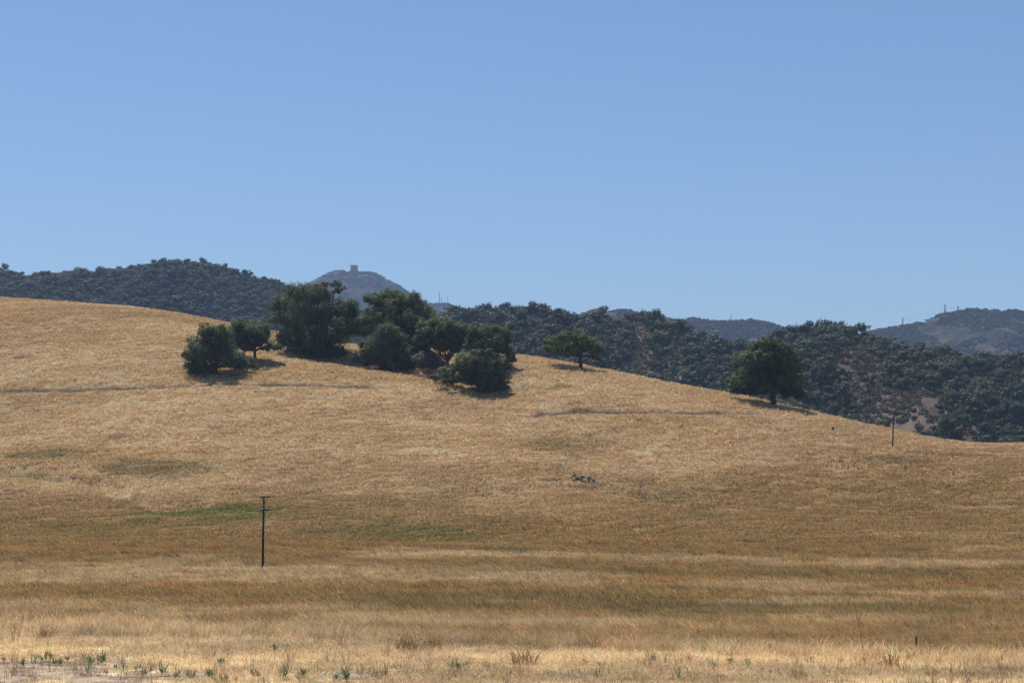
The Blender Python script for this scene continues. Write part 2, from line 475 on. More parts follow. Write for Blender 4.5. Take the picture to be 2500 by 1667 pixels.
M_concrete = simple('old_tower_concrete', (.20, .19, .18), (.27, .26, .25), .08, .9, .2, .2)
M_concrete_lt = simple('pale_tower_concrete', (.32, .31, .30), (.40, .39, .37), .1, .9, .2, .2)
M_lattice = simple('lattice_steel', (.13, .14, .15), (.2, .2, .21), 1, .6, 0, 0)
M_weed = leaf_mat('green_weed_leaves', (.10, .135, .055), (.165, .20, .09), scale=6, transl=.3)
M_stalk = simple('dry_brown_stalk', (.095, .052, .032), (.18, .11, .07), 10, .9, 0, 0)
M_strawstalk = simple('dry_straw_stalk', (.42, .30, .16), (.62, .47, .28), 10, .9, 0, 0)
M_yellow = simple('yellow_petals', (.75, .58, .03), (.85, .70, .06), 20, .7, 0, 0)

def hill_mat(name, c1, c2, c3, s1, s2, scar=False):
    m, nt, b, out = new_mat(name)
    geo = N(nt, 'ShaderNodeNewGeometry')
    n1 = N(nt, 'ShaderNodeTexNoise'); n1.inputs['Scale'].default_value = s1; n1.inputs['Detail'].default_value = 8
    n2 = N(nt, 'ShaderNodeTexNoise'); n2.inputs['Scale'].default_value = s2; n2.inputs['Detail'].default_value = 6
    for n in (n1, n2): nt.links.new(geo.outputs['Position'], n.inputs['Vector'])
    r1 = N(nt, 'ShaderNodeValToRGB'); r1.color_ramp.elements[0].position = .42; r1.color_ramp.elements[1].position = .60
    r1.color_ramp.elements[0].color = (*c1, 1); r1.color_ramp.elements[1].color = (*c2, 1)
    nt.links.new(n1.outputs['Fac'], r1.inputs['Fac'])
    r2 = N(nt, 'ShaderNodeValToRGB'); r2.color_ramp.elements[0].position = .56; r2.color_ramp.elements[1].position = .66
    r2.color_ramp.elements[0].color = (0, 0, 0, 1); r2.color_ramp.elements[1].color = (1, 1, 1, 1)
    nt.links.new(n2.outputs['Fac'], r2.inputs['Fac'])
    mx = N(nt, 'ShaderNodeMix'); mx.data_type = 'RGBA'
    nt.links.new(r2.outputs['Color'], mx.inputs[0]); nt.links.new(r1.outputs['Color'], mx.inputs[6]); mx.inputs[7].default_value = (*c3, 1)
    hc = mx.outputs[2]
    if scar:
        at = N(nt, 'ShaderNodeAttribute'); at.attribute_type = 'GEOMETRY'; at.attribute_name = 'scar'
        r4 = N(nt, 'ShaderNodeValToRGB'); r4.color_ramp.elements[0].position = .4; r4.color_ramp.elements[1].position = .62
        r4.color_ramp.elements[0].color = (.075, .058, .044, 1); r4.color_ramp.elements[1].color = (.135, .10, .076, 1)
        nt.links.new(n1.outputs['Fac'], r4.inputs['Fac'])
        m4 = N(nt, 'ShaderNodeMix'); m4.data_type = 'RGBA'
        nt.links.new(at.outputs['Fac'], m4.inputs[0]); nt.links.new(hc, m4.inputs[6]); nt.links.new(r4.outputs['Color'], m4.inputs[7]); hc = m4.outputs[2]
    nt.links.new(hc, b.inputs['Base Color'])
    bp = N(nt, 'ShaderNodeBump'); bp.inputs['Strength'].default_value = .8; bp.inputs['Distance'].default_value = 2.0 / max(s1 * 20, .2)
    nt.links.new(n1.outputs['Fac'], bp.inputs['Height']); nt.links.new(bp.outputs['Normal'], b.inputs['Normal'])
    b.inputs['Roughness'].default_value = .95; b.inputs['Specular IOR Level'].default_value = .05
    return m

M_woodfloor = hill_mat('wooded_hill_soil', (.030, .032, .020), (.062, .053, .036), (.11, .085, .06), .06, .02, True)
M_chaparral = hill_mat('mountain_chaparral', (.018, .025, .016), (.040, .038, .027), (.095, .076, .062), .06, .016)
M_base = simple('valley_earth', (.14, .11, .07), (.24, .19, .11), .01, .95, 0, 0)

# ------------------------------------------------------------------ the pasture (field, hill and verge in one sheet)
us = np.concatenate([np.linspace(-1.1, -.40, 40)[:-1], np.linspace(-.40, .40, 430), np.linspace(.40, 1.1, 40)[1:]])
ds = np.concatenate([np.linspace(1.0, 20, 12)[:-1], np.geomspace(20, 200, 230), np.linspace(200, 560, 390)[1:], np.geomspace(560, 900, 50)[1:]])
U, Dg = np.meshgrid(us, ds)
GX = U * Dg
GZ = terr(GX, Dg)
nr, nc = GX.shape
gm = bpy.data.meshes.new('pasture')
vv = np.stack([GX, Dg, GZ + CZ], -1).reshape(-1, 3)
idx = np.arange(nr * nc).reshape(nr, nc)
q = np.stack([idx[:-1, :-1], idx[:-1, 1:], idx[1:, 1:], idx[1:, :-1]], -1).reshape(-1, 4)
gm.vertices.add(len(vv)); gm.vertices.foreach_set('co', vv.astype(np.float32).ravel())
gm.loops.add(q.size); gm.loops.foreach_set('vertex_index', q.astype(np.int32).ravel())
gm.polygons.add(len(q)); gm.polygons.foreach_set('loop_start', np.arange(0, q.size, 4, dtype=np.int32))
gm.polygons.foreach_set('use_smooth', np.ones(len(q), bool))
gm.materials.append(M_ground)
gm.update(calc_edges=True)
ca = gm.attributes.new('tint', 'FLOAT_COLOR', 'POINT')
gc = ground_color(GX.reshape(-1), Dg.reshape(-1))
gc = gc * np.interp(Dg.reshape(-1), [34, 46, 70, 190, 300], [1.0, .8, .55, .48, .46])[:, None]  # self-shade of the grass put into the ground tint, darker with distance
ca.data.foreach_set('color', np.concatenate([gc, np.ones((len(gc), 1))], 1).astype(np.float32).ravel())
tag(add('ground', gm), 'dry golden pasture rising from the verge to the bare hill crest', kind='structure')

vm = mesh_np('valley', [(-4900, -250, CZ - 34), (4900, -250, CZ - 34), (4900, 6300, CZ - 34), (-4900, 6300, CZ - 34)], [(0, 1, 2, 3)], [M_base])
tag(add('valley_terrain', vm), 'low valley ground below the hills', kind='structure')

# ------------------------------------------------------------------ scatter by geometry nodes (uncountable stuff only)
def scatter(name, label, P, rotz, scl, index, variants, tint=None, tilt=None):
    n = len(P)
    me = bpy.data.meshes.new(name)
    me.vertices.add(n); me.vertices.foreach_set('co', np.asarray(P, np.float32).ravel())
    rot = np.zeros((n, 3)); rot[:, 2] = rotz
    if tilt is not None: rot[:, :2] = tilt
    a = me.attributes.new('rot', 'FLOAT_VECTOR', 'POINT'); a.data.foreach_set('vector', rot.astype(np.float32).ravel())
    s = np.asarray(scl, np.float32)
    if s.ndim == 1: s = np.stack([s, s, s], -1)
    a = me.attributes.new('scl', 'FLOAT_VECTOR', 'POINT'); a.data.foreach_set('vector', s.astype(np.float32).ravel())
    a = me.attributes.new('idx', 'INT', 'POINT'); a.data.foreach_set('value', np.asarray(index, np.int32))
    if tint is not None:
        a = me.attributes.new('tint', 'FLOAT_COLOR', 'POINT')
        a.data.foreach_set('color', np.concatenate([tint, np.ones((n, 1))], 1).astype(np.float32).ravel())
    me.update()
    coll = bpy.data.collections.new(name + '_variants')
    for i, v in enumerate(variants):
        o = bpy.data.objects.new('%s_variant_%02d' % (name, i), v); coll.objects.link(o)
    ng = bpy.data.node_groups.new(name + '_nodes', 'GeometryNodeTree')
    ng.interface.new_socket('Geometry', in_out='INPUT', socket_type='NodeSocketGeometry')
    ng.interface.new_socket('Geometry', in_out='OUTPUT', socket_type='NodeSocketGeometry')
    gi = ng.nodes.new('NodeGroupInput'); go = ng.nodes.new('NodeGroupOutput')
    ci = ng.nodes.new('GeometryNodeCollectionInfo'); ci.inputs[0].default_value = coll
    ci.inputs['Separate Children'].default_value = True; ci.inputs['Reset Children'].default_value = True
    ip = ng.nodes.new('GeometryNodeInstanceOnPoints')
    ip.inputs['Pick Instance'].default_value = True
    def na(nm, typ):
        x = ng.nodes.new('GeometryNodeInputNamedAttribute'); x.data_type = typ; x.inputs['Name'].default_value = nm
        return x.outputs['Attribute']
    ng.links.new(gi.outputs[0], ip.inputs['Points']); ng.links.new(ci.outputs[0], ip.inputs['Instance'])
    ng.links.new(na('idx', 'INT'), ip.inputs['Instance Index'])
    ng.links.new(na('rot', 'FLOAT_VECTOR'), ip.inputs['Rotation'])
    ng.links.new(na('scl', 'FLOAT_VECTOR'), ip.inputs['Scale'])
    ng.links.new(ip.outputs[0], go.inputs[0])
    o = add(name, me)
    md = o.modifiers.new('scatter', 'NODES'); md.node_group = ng
    tag(o, label, kind='stuff')
    return o

# ------------------------------------------------------------------ grass clumps
def clump(name, seed, n, radius, h, w, lean=(0, 0), spread=.5, hvar=.4, mat=None, lying=0.0):
    r = np.random.default_rng(seed)
    V, Fc = [], []
    for i in range(n):
        a = r.uniform(0, 2 * math.pi); q = radius * math.sqrt(r.uniform())
        bx, by = q * math.cos(a), q * math.sin(a)
        hh = h * (1 + hvar * r.uniform(-1, 1))
        dx = lean[0] * hh + r.normal() * spread * hh * .5; dy = lean[1] * hh + r.normal() * spread * hh * .5
        if r.uniform() < lying:
            k = r.uniform(0, 2 * math.pi); dx, dy = math.cos(k) * hh * 1.6, math.sin(k) * hh * 1.6; hh = .02 + hh * .14
        t = r.uniform(0, math.pi); wx, wy = math.cos(t) * w / 2, math.sin(t) * w / 2
        o = len(V)
        V += [(bx - wx, by - wy, -.05), (bx + wx, by + wy, -.05),
              (bx + dx * .35 - wx * .8, by + dy * .35 - wy * .8, hh * .55), (bx + dx * .35 + wx * .8, by + dy * .35 + wy * .8, hh * .55),
              (bx + dx, by + dy, hh * (1 - .12 * math.hypot(dx, dy) / max(hh, .05)))]
        Fc += [(o, o + 1, o + 3, o + 2), (o + 2, o + 3, o + 4)]
    return mesh_np(name, V, Fc, [mat or M_grass])

def pts_zone(n, D0, D1, umax=.40, Dfun=None):
    D = np.sqrt(rng.uniform(D0 * D0, D1 * D1, n)); u = rng.uniform(-1, 1, n)
    return u * (.345 * D + 8.0), D

def make_tint(X, Y, jit=.22, hue=.06, gain=1.0):
    c = ground_color(X, Y)
    c = c * (1 + jit * rng.normal(size=(len(X), 1))).clip(.45, 1.7)
    c = c * (1 + hue * rng.normal(size=(len(X), 3)))
    return np.clip(c * gain, .01, .9)

# far: tufts on the hill
X, Y = pts_zone(66000, 165, 620)
px = CX + F * X / Y
keep = (Y < crest_D(px) + 14) & (rng.uniform(165, 215, len(Y)) < Y)
X, Y = X[keep], Y[keep]
far_var = [clump('hill_grass', 300 + i, 46, 1.6, .36, .14, (-.2, 0), 1.3, .5) for i in range(5)]
bare = np.minimum(polydist(X, Y, _pts_trail[0]), polydist(X, Y, _pts_trail[1])) < 1.5
X, Y = X[~bare], Y[~bare]
s = rng.uniform(.6, 1.35, len(X)) * np.interp(Y, [190, 300, 600], [.85, 1.0, 1.0])
scatter('hill_grass', 'dry straw-coloured grass covering the hillside', np.stack([X, Y, terr(X, Y) + CZ], -1), rng.uniform(-.6, .6, len(X)), s,
        rng.integers(0, 5, len(X)), far_var, make_tint(X, Y, .11, .04))

# mid: tall windblown field grass
X, Y = pts_zone(54000, 39, 222)
px = CX + F * X / Y
keep = (Y > edge_D(px) + .3) & (rng.uniform(170, 222, len(Y)) > Y)
X, Y = X[keep], Y[keep]
mid_var = [clump('field_grass', 200 + i, 46, .66, .58, .030, (-.55, -.05), .8, .45) for i in range(4)] + [clump('field_grass', 210 + i, 30, .8, .56, .075, (-.5, -.05), .8, .45) for i in range(4)]
hsc = 1 + .7 * fbm(X / 7, Y / 4, 55, 3)
s = np.stack([rng.uniform(.8, 1.4, len(X))] * 2 + [rng.uniform(.6, 1.15, len(X)) * hsc], -1)
s *= np.interp(Y, [40, 90, 200], [.8, 1.0, 1.15])[:, None]
scatter('field_grass', 'tall windblown dry grass in the field beyond the verge', np.stack([X, Y, terr(X, Y) + CZ], -1), rng.uniform(-.5, .5, len(X)), s,
        rng.integers(0, 4, len(X)) + 4 * (rng.uniform(85, 125, len(X)) < Y), mid_var, make_tint(X, Y, .20))

# near: straw on the verge
X, Y = pts_zone(21000, 23, 47)
px = CX + F * X / Y
dirt = dirt_w(X, Y)
keep = (Y < edge_D(px) + 1.0) & (rng.uniform(size=len(X)) > dirt * .62)
X, Y, dirt = X[keep], Y[keep], dirt[keep]
near_var = [clump('verge_grass', 100 + i, 60, .32, .10, .012, (-.1, 0), 1.8, .6, lying=.78) for i in range(6)] + \
           [clump('verge_grass', 120 + i, 34, .20, .30, .009, (-.2, 0), 1.0, .5, lying=.2) for i in range(4)]
tall = (fbm(X / 2.5, Y / 2.0, 61, 3) + .9 * smooth(-6, 0, Y - edge_D(CX + F * X / Y)) > .62) & (rng.uniform(size=len(X)) < .4)
ix = np.where(tall, rng.integers(6, 10, len(X)), rng.integers(0, 6, len(X)))
s = rng.uniform(.6, 1.35, len(X)) * (1 - .4 * dirt)
scatter('verge_grass', 'short pale straw and dry grass on the verge', np.stack([X, Y, terr(X, Y) + CZ], -1), rng.uniform(0, 6.28, len(X)), s,
        ix, near_var, make_tint(X, Y, .22, .05))

dry_var = [clump('dry_stems', 450 + i, 16, .10, .34, .009, (0, 0), .9, .6) for i in range(4)]
X, Y = pts_zone(620, 25, 43)
kp = Y < edge_D(CX + F * X / Y) + .5; X, Y = X[kp], Y[kp]
tc_ = np.outer(rng.uniform(.6, 1.4, len(X)), [.30, .205, .125])
scatter('dry_stems', 'thin brown dry stems standing in the verge straw', np.stack([X, Y, terr(X, Y) + CZ], -1), rng.uniform(0, 6.28, len(X)), rng.uniform(.3, 1.0, len(X)), rng.integers(0, 4, len(X)), dry_var, tc_)
peb = [mesh_np('pebble', *rock(1, 900 + i, 1, 1, .6, 1), [M_palestone]) for i in range(3)]
X, Y = pts_zone(9000, 24, 42)
kp = dirt_w(X, Y) > rng.uniform(.2, 1, len(X)); X, Y = X[kp][:2500], Y[kp][:2500]
scatter('pebbles', 'small pale pebbles and crumbs on the bare dirt', np.stack([X, Y, terr(X, Y) + CZ], -1), rng.uniform(0, 6.28, len(X)), rng.uniform(.008, .03, len(X)), rng.integers(0, 3, len(X)), peb)

# dark dead weeds standing in the pale strip of the field
dead_var = [clump('dead_weeds', 400 + i, 26, .22, .7, .030, (0, 0), .9, .5) for i in range(4)]
X = []; Y = []
for k in range(330):
    px = rng.uniform(0, 1500) if k < 250 else rng.uniform(1500, 2500)
    py = rng.normal(1408, 20) if k < 250 else rng.normal(1400, 30)
    x, y, z = hit(px, py); X.append(x); Y.append(y)
for k in range(120):
    x, y, z = hit(rng.uniform(2020, 2330), rng.normal(1135, 14)); X.append(x); Y.append(y)
for k in range(90):
    x, y, z = hit(rng.uniform(1130, 1620), rng.normal(1190, 14)); X.append(x); Y.append(y)
X = np.array(X); Y = np.array(Y)
tc = np.outer(rng.uniform(.7, 1.5, len(X)), [.17, .11, .08])
nb = 1000
bD = rng.uniform(85, 255, nb); bX = rng.uniform(-.36, .36, nb) * bD
X = np.concatenate([X, bX]); Y = np.concatenate([Y, bD])
tc = np.concatenate([tc, ground_color(bX, bD) * np.outer(rng.uniform(.45, 1.35, nb), [1, .94, .80])])
scatter('dead_weeds', 'small dark dead weeds standing in the pale strips of the field', np.stack([X, Y, terr(X, Y) + CZ], -1), rng.uniform(0, 6.28, len(X)),
        rng.uniform(.5, 1.25, len(X)), rng.integers(0, 4, len(X)), dead_var, tc)

# ------------------------------------------------------------------ wooded hills and mountains
def hill_layer(name, label, ridge, depth, front_slope, back_slope, floor, mat, rough, seed, cols=200, D_front=None, spur=0.0, spur_w=120., tree_px=0):
    rp = tab([(p[0], p[1] + tree_px) for p in ridge])
    dt = depth if callable(depth) else (lambda x: np.full(np.shape(x), float(depth)))
    x0, x1 = ridge[0][0], ridge[-1][0]
    def fn(X, Y):
        X = np.asarray(X, float); Y = np.asarray(Y, float)
        Dr = dt(CX + F * X / Y)
        pxr = CX + F * X / Dr          # spurs run towards the camera
        pxr = np.clip(pxr, x0, x1)
        Dr = dt(pxr)
        zr = Dr * (HY - rp(pxr)) / F
        d = Y - Dr
        r = Dr * .012 + 8
        drop = np.where(d < 0, front_slope * (np.sqrt(d * d + r * r) - r), back_slope * (np.sqrt(d * d + r * r) - r))
        sp = spur * (1 - np.abs(fbm(X / spur_w + seed, Y / (spur_w * 3.0), seed, 3)) * 2.2) * smooth(0, 1, np.abs(d) / (Dr * .10))
        z = zr - drop + sp + rough * fbm(X / 40., Y / 40., seed + 5, 4) * smooth(0, 30, np.abs(d)) 
        return np.maximum(z, floor)
    pr = np.linspace(x0, x1, cols)
    zmax = float(np.max(dt(pr) * (HY - rp(pr)) / F))
    Df = (zmax - floor) / front_slope * 1.15 + 30; Db = (zmax - floor) / back_slope * .6 + 40
    tt = np.concatenate([-np.linspace(1, 0, 70) ** 1.3 * Df, np.linspace(0, 1, 24)[1:] ** 1.3 * Db])
    PX, TT = np.meshgrid(pr, tt)
    Dd = dt(PX) + TT
    XX = (PX - CX) / F * Dd
    ZZ = fn(XX, Dd)
    V = np.stack([XX, Dd, ZZ + CZ], -1).reshape(-1, 3)
    n0, n1 = PX.shape
    ii = np.arange(n0 * n1).reshape(n0, n1)
    qs = np.stack([ii[:-1, :-1], ii[:-1, 1:], ii[1:, 1:], ii[1:, :-1]], -1).reshape(-1, 4)
    o = add(name, mesh_np(name, V.tolist(), qs.tolist(), [mat], True))
    tag(o, label, kind='structure')
    HILL[name] = (o, XX.ravel(), Dd.ravel())
    return fn, dt

HILL = {}
left_ridge = [(-700, 700), (-300, 660), (-60, 648), (0, 651), (40, 656), (70, 672), (90, 668), (150, 661), (250, 650), (350, 640), (440, 631), (520, 640), (600, 657), (680, 676), (740, 694), (800, 716), (870, 742), (950, 768), (1020, 790), (1150, 830), (1300, 880)]
right_ridge = [(900, 800), (1000, 778), (1080, 752), (1150, 742), (1200, 750), (1330, 748), (1400, 758), (1440, 768), (1500, 770), (1560, 761), (1620, 770), (1680, 792), (1740, 820), (1790, 828), (1850, 818), (1900, 806), (1990, 800), (2080, 806), (2160, 828), (2220, 842), (2290, 842), (2350, 862), (2500, 872), (2700, 885), (3200, 930)]
fn_left, dt_left = hill_layer('wooded_hill_terrain', 'far oak-covered hill behind the left of the pasture', left_ridge, 1500, .42, .5, -30, M_woodfloor, 5, 5, tree_px=25, spur=16, spur_w=85)
rd = tab([(900, 1150), (1300, 1050), (1740, 980), (1800, 930), (2100, 900), (3200, 900)])
fn_right, dt_right = hill_layer('wooded_ridge_terrain', 'oak-covered ridge with bare brown scars behind the right of the pasture', right_ridge, rd, .34, .5, -30, M_woodfloor, 6, 8, cols=260, tree_px=37, spur=14, spur_w=75)
peak_ridge = [(480, 830), (600, 775), (700, 722), (745, 699), (775, 682), (800, 670), (830, 662), (850, 667), (880, 668), (915, 668), (940, 680), (970, 698), (1000, 718), (1030, 736), (1060, 745), (1090, 745), (1110, 752), (1150, 762), (1250, 792), (1400, 850)]
fn_peak, dt_peak = hill_layer('mountain_terrain', 'hazy far mountain with a square concrete tower on its summit', peak_ridge, 4200, .5, .5, -30, M_chaparral, 9, 11, cols=260, spur=17, spur_w=170)
low_ridge = [(1330, 800), (1400, 778), (1445, 760), (1470, 762), (1500, 757), (1535, 760), (1560, 768), (1620, 776), (1700, 781), (1725, 785), (1780, 789), (1830, 785), (1860, 787), (1890, 794), (1920, 804), (1960, 818), (2060, 850)]
fn_low, dt_low = hill_layer('distant_hill_terrain', 'low blue distant hills seen in the dips of the wooded ridge', low_ridge, 2700, .4, .5, -30, M_chaparral, 6, 15, cols=200, spur=9, spur_w=110)
east_ridge = [(1980, 870), (2060, 830), (2120, 812), (2150, 805), (2200, 799), (2260, 785), (2300, 768), (2320, 767), (2345, 759), (2380, 757), (2420, 760), (2450, 763), (2470, 759), (2500, 767), (2600, 777), (2750, 800), (3100, 840)]
fn_east, dt_east = hill_layer('pylon_hill_terrain', 'hazy scrub-covered hill carrying pylons at the far right', east_ridge, 2600, .42, .5, -30, M_chaparral, 7, 19, cols=220, spur=18, spur_w=140)

def hit_fn(fn, dt, px, py):
    D = np.linspace(float(dt(np.array(px))) - 420, float(dt(np.array(px))) + 20, 900)
    X = (px - CX) / F * D; z = fn(X, D); p = HY - F * z / D
    pm = np.minimum.accumulate(p)
    i = int(np.argmax(pm <= py)) if (pm <= py).any() else len(D) - 1
    return float(X[i]), float(D[i]), float(z[i])

# leaf card cloud: clumps on lobes
def leaf_cloud(lobes, n_sub, n_leaf, leaf, r, sub_r=.36, up=.35, jit=.5):
    """lobes: (cx,cy,cz,rx,ry,rz). returns quad vertices"""
    out = []
    for cx, cy, cz, rx, ry, rz in lobes:
        d = r.normal(size=(n_sub, 3)); d /= np.linalg.norm(d, axis=1)[:, None]
        d[:, 2] = np.where(d[:, 2] < -.35, d[:, 2] * .5, d[:, 2])
        rad = r.uniform(.45, 1.08, (n_sub, 1))
        sc_ = d * rad * np.array([rx, ry, rz]) + np.array([cx, cy, cz])
        sr = sub_r * (rx * ry * rz) ** (1 / 3) * r.uniform(.5, 1.35, (n_sub, 1))
        e = r.normal(size=(n_sub, n_leaf, 3)); e /= np.linalg.norm(e, axis=2)[..., None]
        p = sc_[:, None, :] + e * (sr * r.uniform(.5, 1.0, (n_sub, n_leaf)))[..., None]
        nrm = e * .9 + d[:, None, :] * .75 + r.normal(size=e.shape) * jit + np.array([0, 0, up])
        nrm /= np.linalg.norm(nrm, axis=2)[..., None]
        p = p.reshape(-1, 3); nrm = nrm.reshape(-1, 3)
        t = np.cross(nrm, r.normal(size=nrm.shape)); t /= np.linalg.norm(t, axis=1)[:, None] + 1e-9
        b = np.cross(nrm, t)
        s_ = leaf * r.uniform(.6, 1.3, (len(p), 1)); w_ = s_ * r.uniform(.5, .8, (len(p), 1))
        out.append(np.stack([p - t * s_ * .5, p - b * w_ * .5, p + t * s_ * .5, p + b * w_ * .5], 1).reshape(-1, 3))
    return np.concatenate(out)

def far_tree_mesh(name, seed, leafmat, kind='oak'):
    r = np.random.default_rng(seed)
    lobes = []
    nl = {'oak': 8, 'wide': 12, 'tall': 9, 'small': 6}[kind]
    for i in range(nl):
        a = r.uniform(0, 6.28); q = r.uniform(0, {'oak': 3.2, 'wide': 5.0, 'tall': 2.2, 'small': 2.2}[kind])
        lobes.append((q * math.cos(a), q * math.sin(a), {'oak': r.uniform(3.6, 7.8), 'wide': r.uniform(3.2, 6.6), 'tall': r.uniform(2.4, 8.8), 'small': r.uniform(2.6, 5.2)}[kind] - q * .35, r.uniform(1.7, 2.8), r.uniform(1.7, 2.8), r.uniform(1.5, 2.3)))
    V = leaf_cloud(lobes, 8, 22, .72, r, .46, .45, .25)
    me = quads_mesh(name, V, [leafmat, M_bark])
    # trunk joined in as a second material
    tv, tf = tube([(0, 0, -.6), (.15, .1, 1.8), (.3, -.1, 4.2)], [.42, .32, .2], 6, False)
    tq = [tv[i] for f in tf for i in f]
    me2 = quads_mesh(name, np.concatenate([V, np.array(tq)]), [leafmat, M_bark])
    mi = np.zeros(len(me2.polygons), np.int32); mi[len(V) // 4:] = 1
    me2.polygons.foreach_set('material_index', mi)
    bpy.data.meshes.remove(me)
    return me2

far_vars = [far_tree_mesh('far_oak', 500 + i, M_leaf_far, ('oak', 'wide', 'oak', 'tall', 'wide', 'oak', 'small')[i]) for i in range(7)]

def scrub_mesh(seed):
    r = np.random.default_rng(seed)
    lobes = [(r.uniform(-.7, .7), r.uniform(-.7, .7), r.uniform(.4, .9), r.uniform(.6, .9), r.uniform(.6, .9), r.uniform(.5, .8)) for i in range(4)]
    return quads_mesh('scrub', leaf_cloud(lobes, 4, 9, .5, r), [M_scrub])
scrub_vars = [scrub_mesh(560 + i) for i in range(4)]

CLEAR = []   # bare scars on the right ridge
for px, py, rx, ry in [(1562, 808, 20, 30), (1552, 862, 12, 30), (1558, 890, 26, 26), (1545, 905, 22, 12), (2170, 985, 62, 42), (2075, 945, 24, 28), (2110, 862, 26, 18), (2090, 880, 40, 20), (1165, 802, 30, 10), (2350, 878, 14, 16), (2420, 884, 18, 10),
                       (2370, 1062, 30, 10), (2255, 1020, 22, 9), (2130, 1040, 18, 8), (1665, 870, 20, 10), (2240, 960, 40, 10), (1500, 820, 15, 8), (2215, 850, 25, 10), (2300, 1025, 30, 8)]:
    x, y, z = hit_fn(fn_right, dt_right, px, py)
    _, ya, _ = hit_fn(fn_right, dt_right, px, py + ry); _, yb, _ = hit_fn(fn_right, dt_right, px, py - ry)
    CLEAR.append((x, y, rx * y / F, max(6.0, abs(yb - ya) / 2)))

_o, _hx, _hy = HILL['wooded_ridge_terrain']
_w = np.zeros(len(_hx))
for x, y, w, h in CLEAR:
    _w = np.maximum(_w, smooth(1.5, .8, ((_hx - x) / (w * 1.05)) ** 2 + ((_hy - y + .2 * h) / (h * 1.4)) ** 2))
_a = _o.data.attributes.new('scar', 'FLOAT', 'POINT'); _a.data.foreach_set('value', _w.astype(np.float32))
trees = []   # x, y, z, scale, rot, hill
def plant(fn, dt, px0, px1, dfront, spacing, hill, clear=()):
    D0 = float(min(dt(np.array(px0)), dt(np.array(px1)))) - dfront
    D1 = float(max(dt(np.array(px0)), dt(np.array(px1)))) + 25
    x0 = (px0 - CX) / F * D1 if px0 < CX else (px0 - CX) / F * D0
    x1 = (px1 - CX) / F * D1
    xs = np.arange(x0, x1, spacing); ys = np.arange(D0, D1, spacing)
    XX, YY = np.meshgrid(xs, ys); XX = XX.ravel(); YY = YY.ravel()
    XX = XX + rng.uniform(-.48, .48, len(XX)) * spacing; YY = YY + rng.uniform(-.48, .48, len(YY)) * spacing
    pxx = CX + F * XX / YY
    ok = (pxx > px0) & (pxx < px1) & (YY < dt(pxx) + 14) & (YY > dt(pxx) - dfront)
    for x, y, w, h in clear:
        qq = ((XX - x) / (w * 1.1)) ** 2 + ((YY - y + .4 * h) / (h * 1.6)) ** 2 + .8 * fbm(XX / 8, YY / 8, 88, 2)
        ok &= qq > .9
    XX, YY = XX[ok], YY[ok]
    ZZ = fn(XX, YY)
    ok = ZZ > -26
    XX, YY, ZZ = XX[ok], YY[ok], ZZ[ok]
    # visible above the pasture crest
    pp, qy = proj(XX, YY, ZZ + 9)
    ok = (qy < np.interp(pp, _cx, _cps) + 14)
    return np.stack([XX[ok], YY[ok], ZZ[ok]], -1)

TL = plant(fn_left, dt_left, -120, 1020, 330, 5.5, 'left')
TR = plant(fn_right, dt_right, 1000, 2620, 330, 5.3, 'right', CLEAR)
sL = .88 * rng.choice([.5, .65, .8, .95, 1.15], len(TL), p=[.2, .26, .26, .18, .1]) * rng.uniform(.9, 1.1, len(TL)) * (1 + .45 * fbm(TL[:, 0] / 60., TL[:, 1] / 60., 305, 2)); sR = .88 * rng.choice([.4, .55, .7, .9, 1.15, 1.45], len(TR), p=[.22, .25, .2, .16, .11, .06]) * rng.uniform(.9, 1.1, len(TR)) * (1 + .45 * fbm(TR[:, 0] / 45., TR[:, 1] / 45., 303, 2))
print('hill trees', len(TL), len(TR))
# the 300 that show largest stand as single things
vis_px = CX + F * TR[:, 0] / TR[:, 1]
size = sR * 8 * F / TR[:, 1] * ((vis_px > 1240) & (vis_px < 2495))
hy = HY - F * (TR[:, 2] + 6) / TR[:, 1]
size = size * (hy < np.interp(vis_px, _cx, _cps) - 8)
order = np.argsort(-size)
single = order[:285]
rest = order[285:]
P = np.concatenate([TL, TR[rest]]); S = np.concatenate([sL, sR[rest]])
P[:, 2] += CZ
scatter('hill_woodland', 'dense dark oak woodland covering the hills behind the pasture', P, rng.uniform(0, 6.28, len(P)), np.stack([S * rng.uniform(.95, 1.25, len(S)), S * rng.uniform(.95, 1.2, len(S)), S * rng.uniform(.9, 1.2, len(S))], -1),
        rng.integers(0, 7, len(P)), far_vars)
for k, i in enumerate(single):
    o = add('hill_oak', far_vars[k % 7], None, (TR[i, 0], TR[i, 1], TR[i, 2] + CZ))
    o.rotation_euler = (0, 0, rng.uniform(0, 6.28)); o.scale = (sR[i] * rng.uniform(1, 1.35), sR[i] * rng.uniform(1, 1.3), sR[i] * rng.uniform(.85, 1.15))
    p_, q_ = proj(TR[i, 0], TR[i, 1], TR[i, 2] + 5)
    where = ('behind the gap left of the flat-topped oak', 'just behind the flat-topped oak', 'between the flat-topped oak and the brown scar', 'beside the long brown scar', 'below the dip left of the lone oak',
             'just left of the lone oak crown', 'just behind the lone oak crown', 'below the pointed skyline tree', 'around the big grey-brown scar', 'above the right-hand utility pole', 'below the pylon hill', 'near the right edge')[
        int(np.searchsorted([1300, 1470, 1520, 1600, 1720, 1790, 1960, 2060, 2200, 2290, 2400], p_))]
    rh = np.interp(p_, [a for a, b in right_ridge], [b for a, b in right_ridge]); cr = np.interp(p_, _cx, _cps)
    f_ = (q_ - rh) / (cr - rh)
    high = 'high' if f_ < .33 else ('halfway up' if f_ < .66 else 'low')
    tag(o, '%s oak %s on the ridge, %s' % ('large' if sR[i] > 1.2 else 'mid-sized' if sR[i] > 1.0 else 'smaller', high, where), 'tree', 'oaks on the wooded ridge behind the pasture')

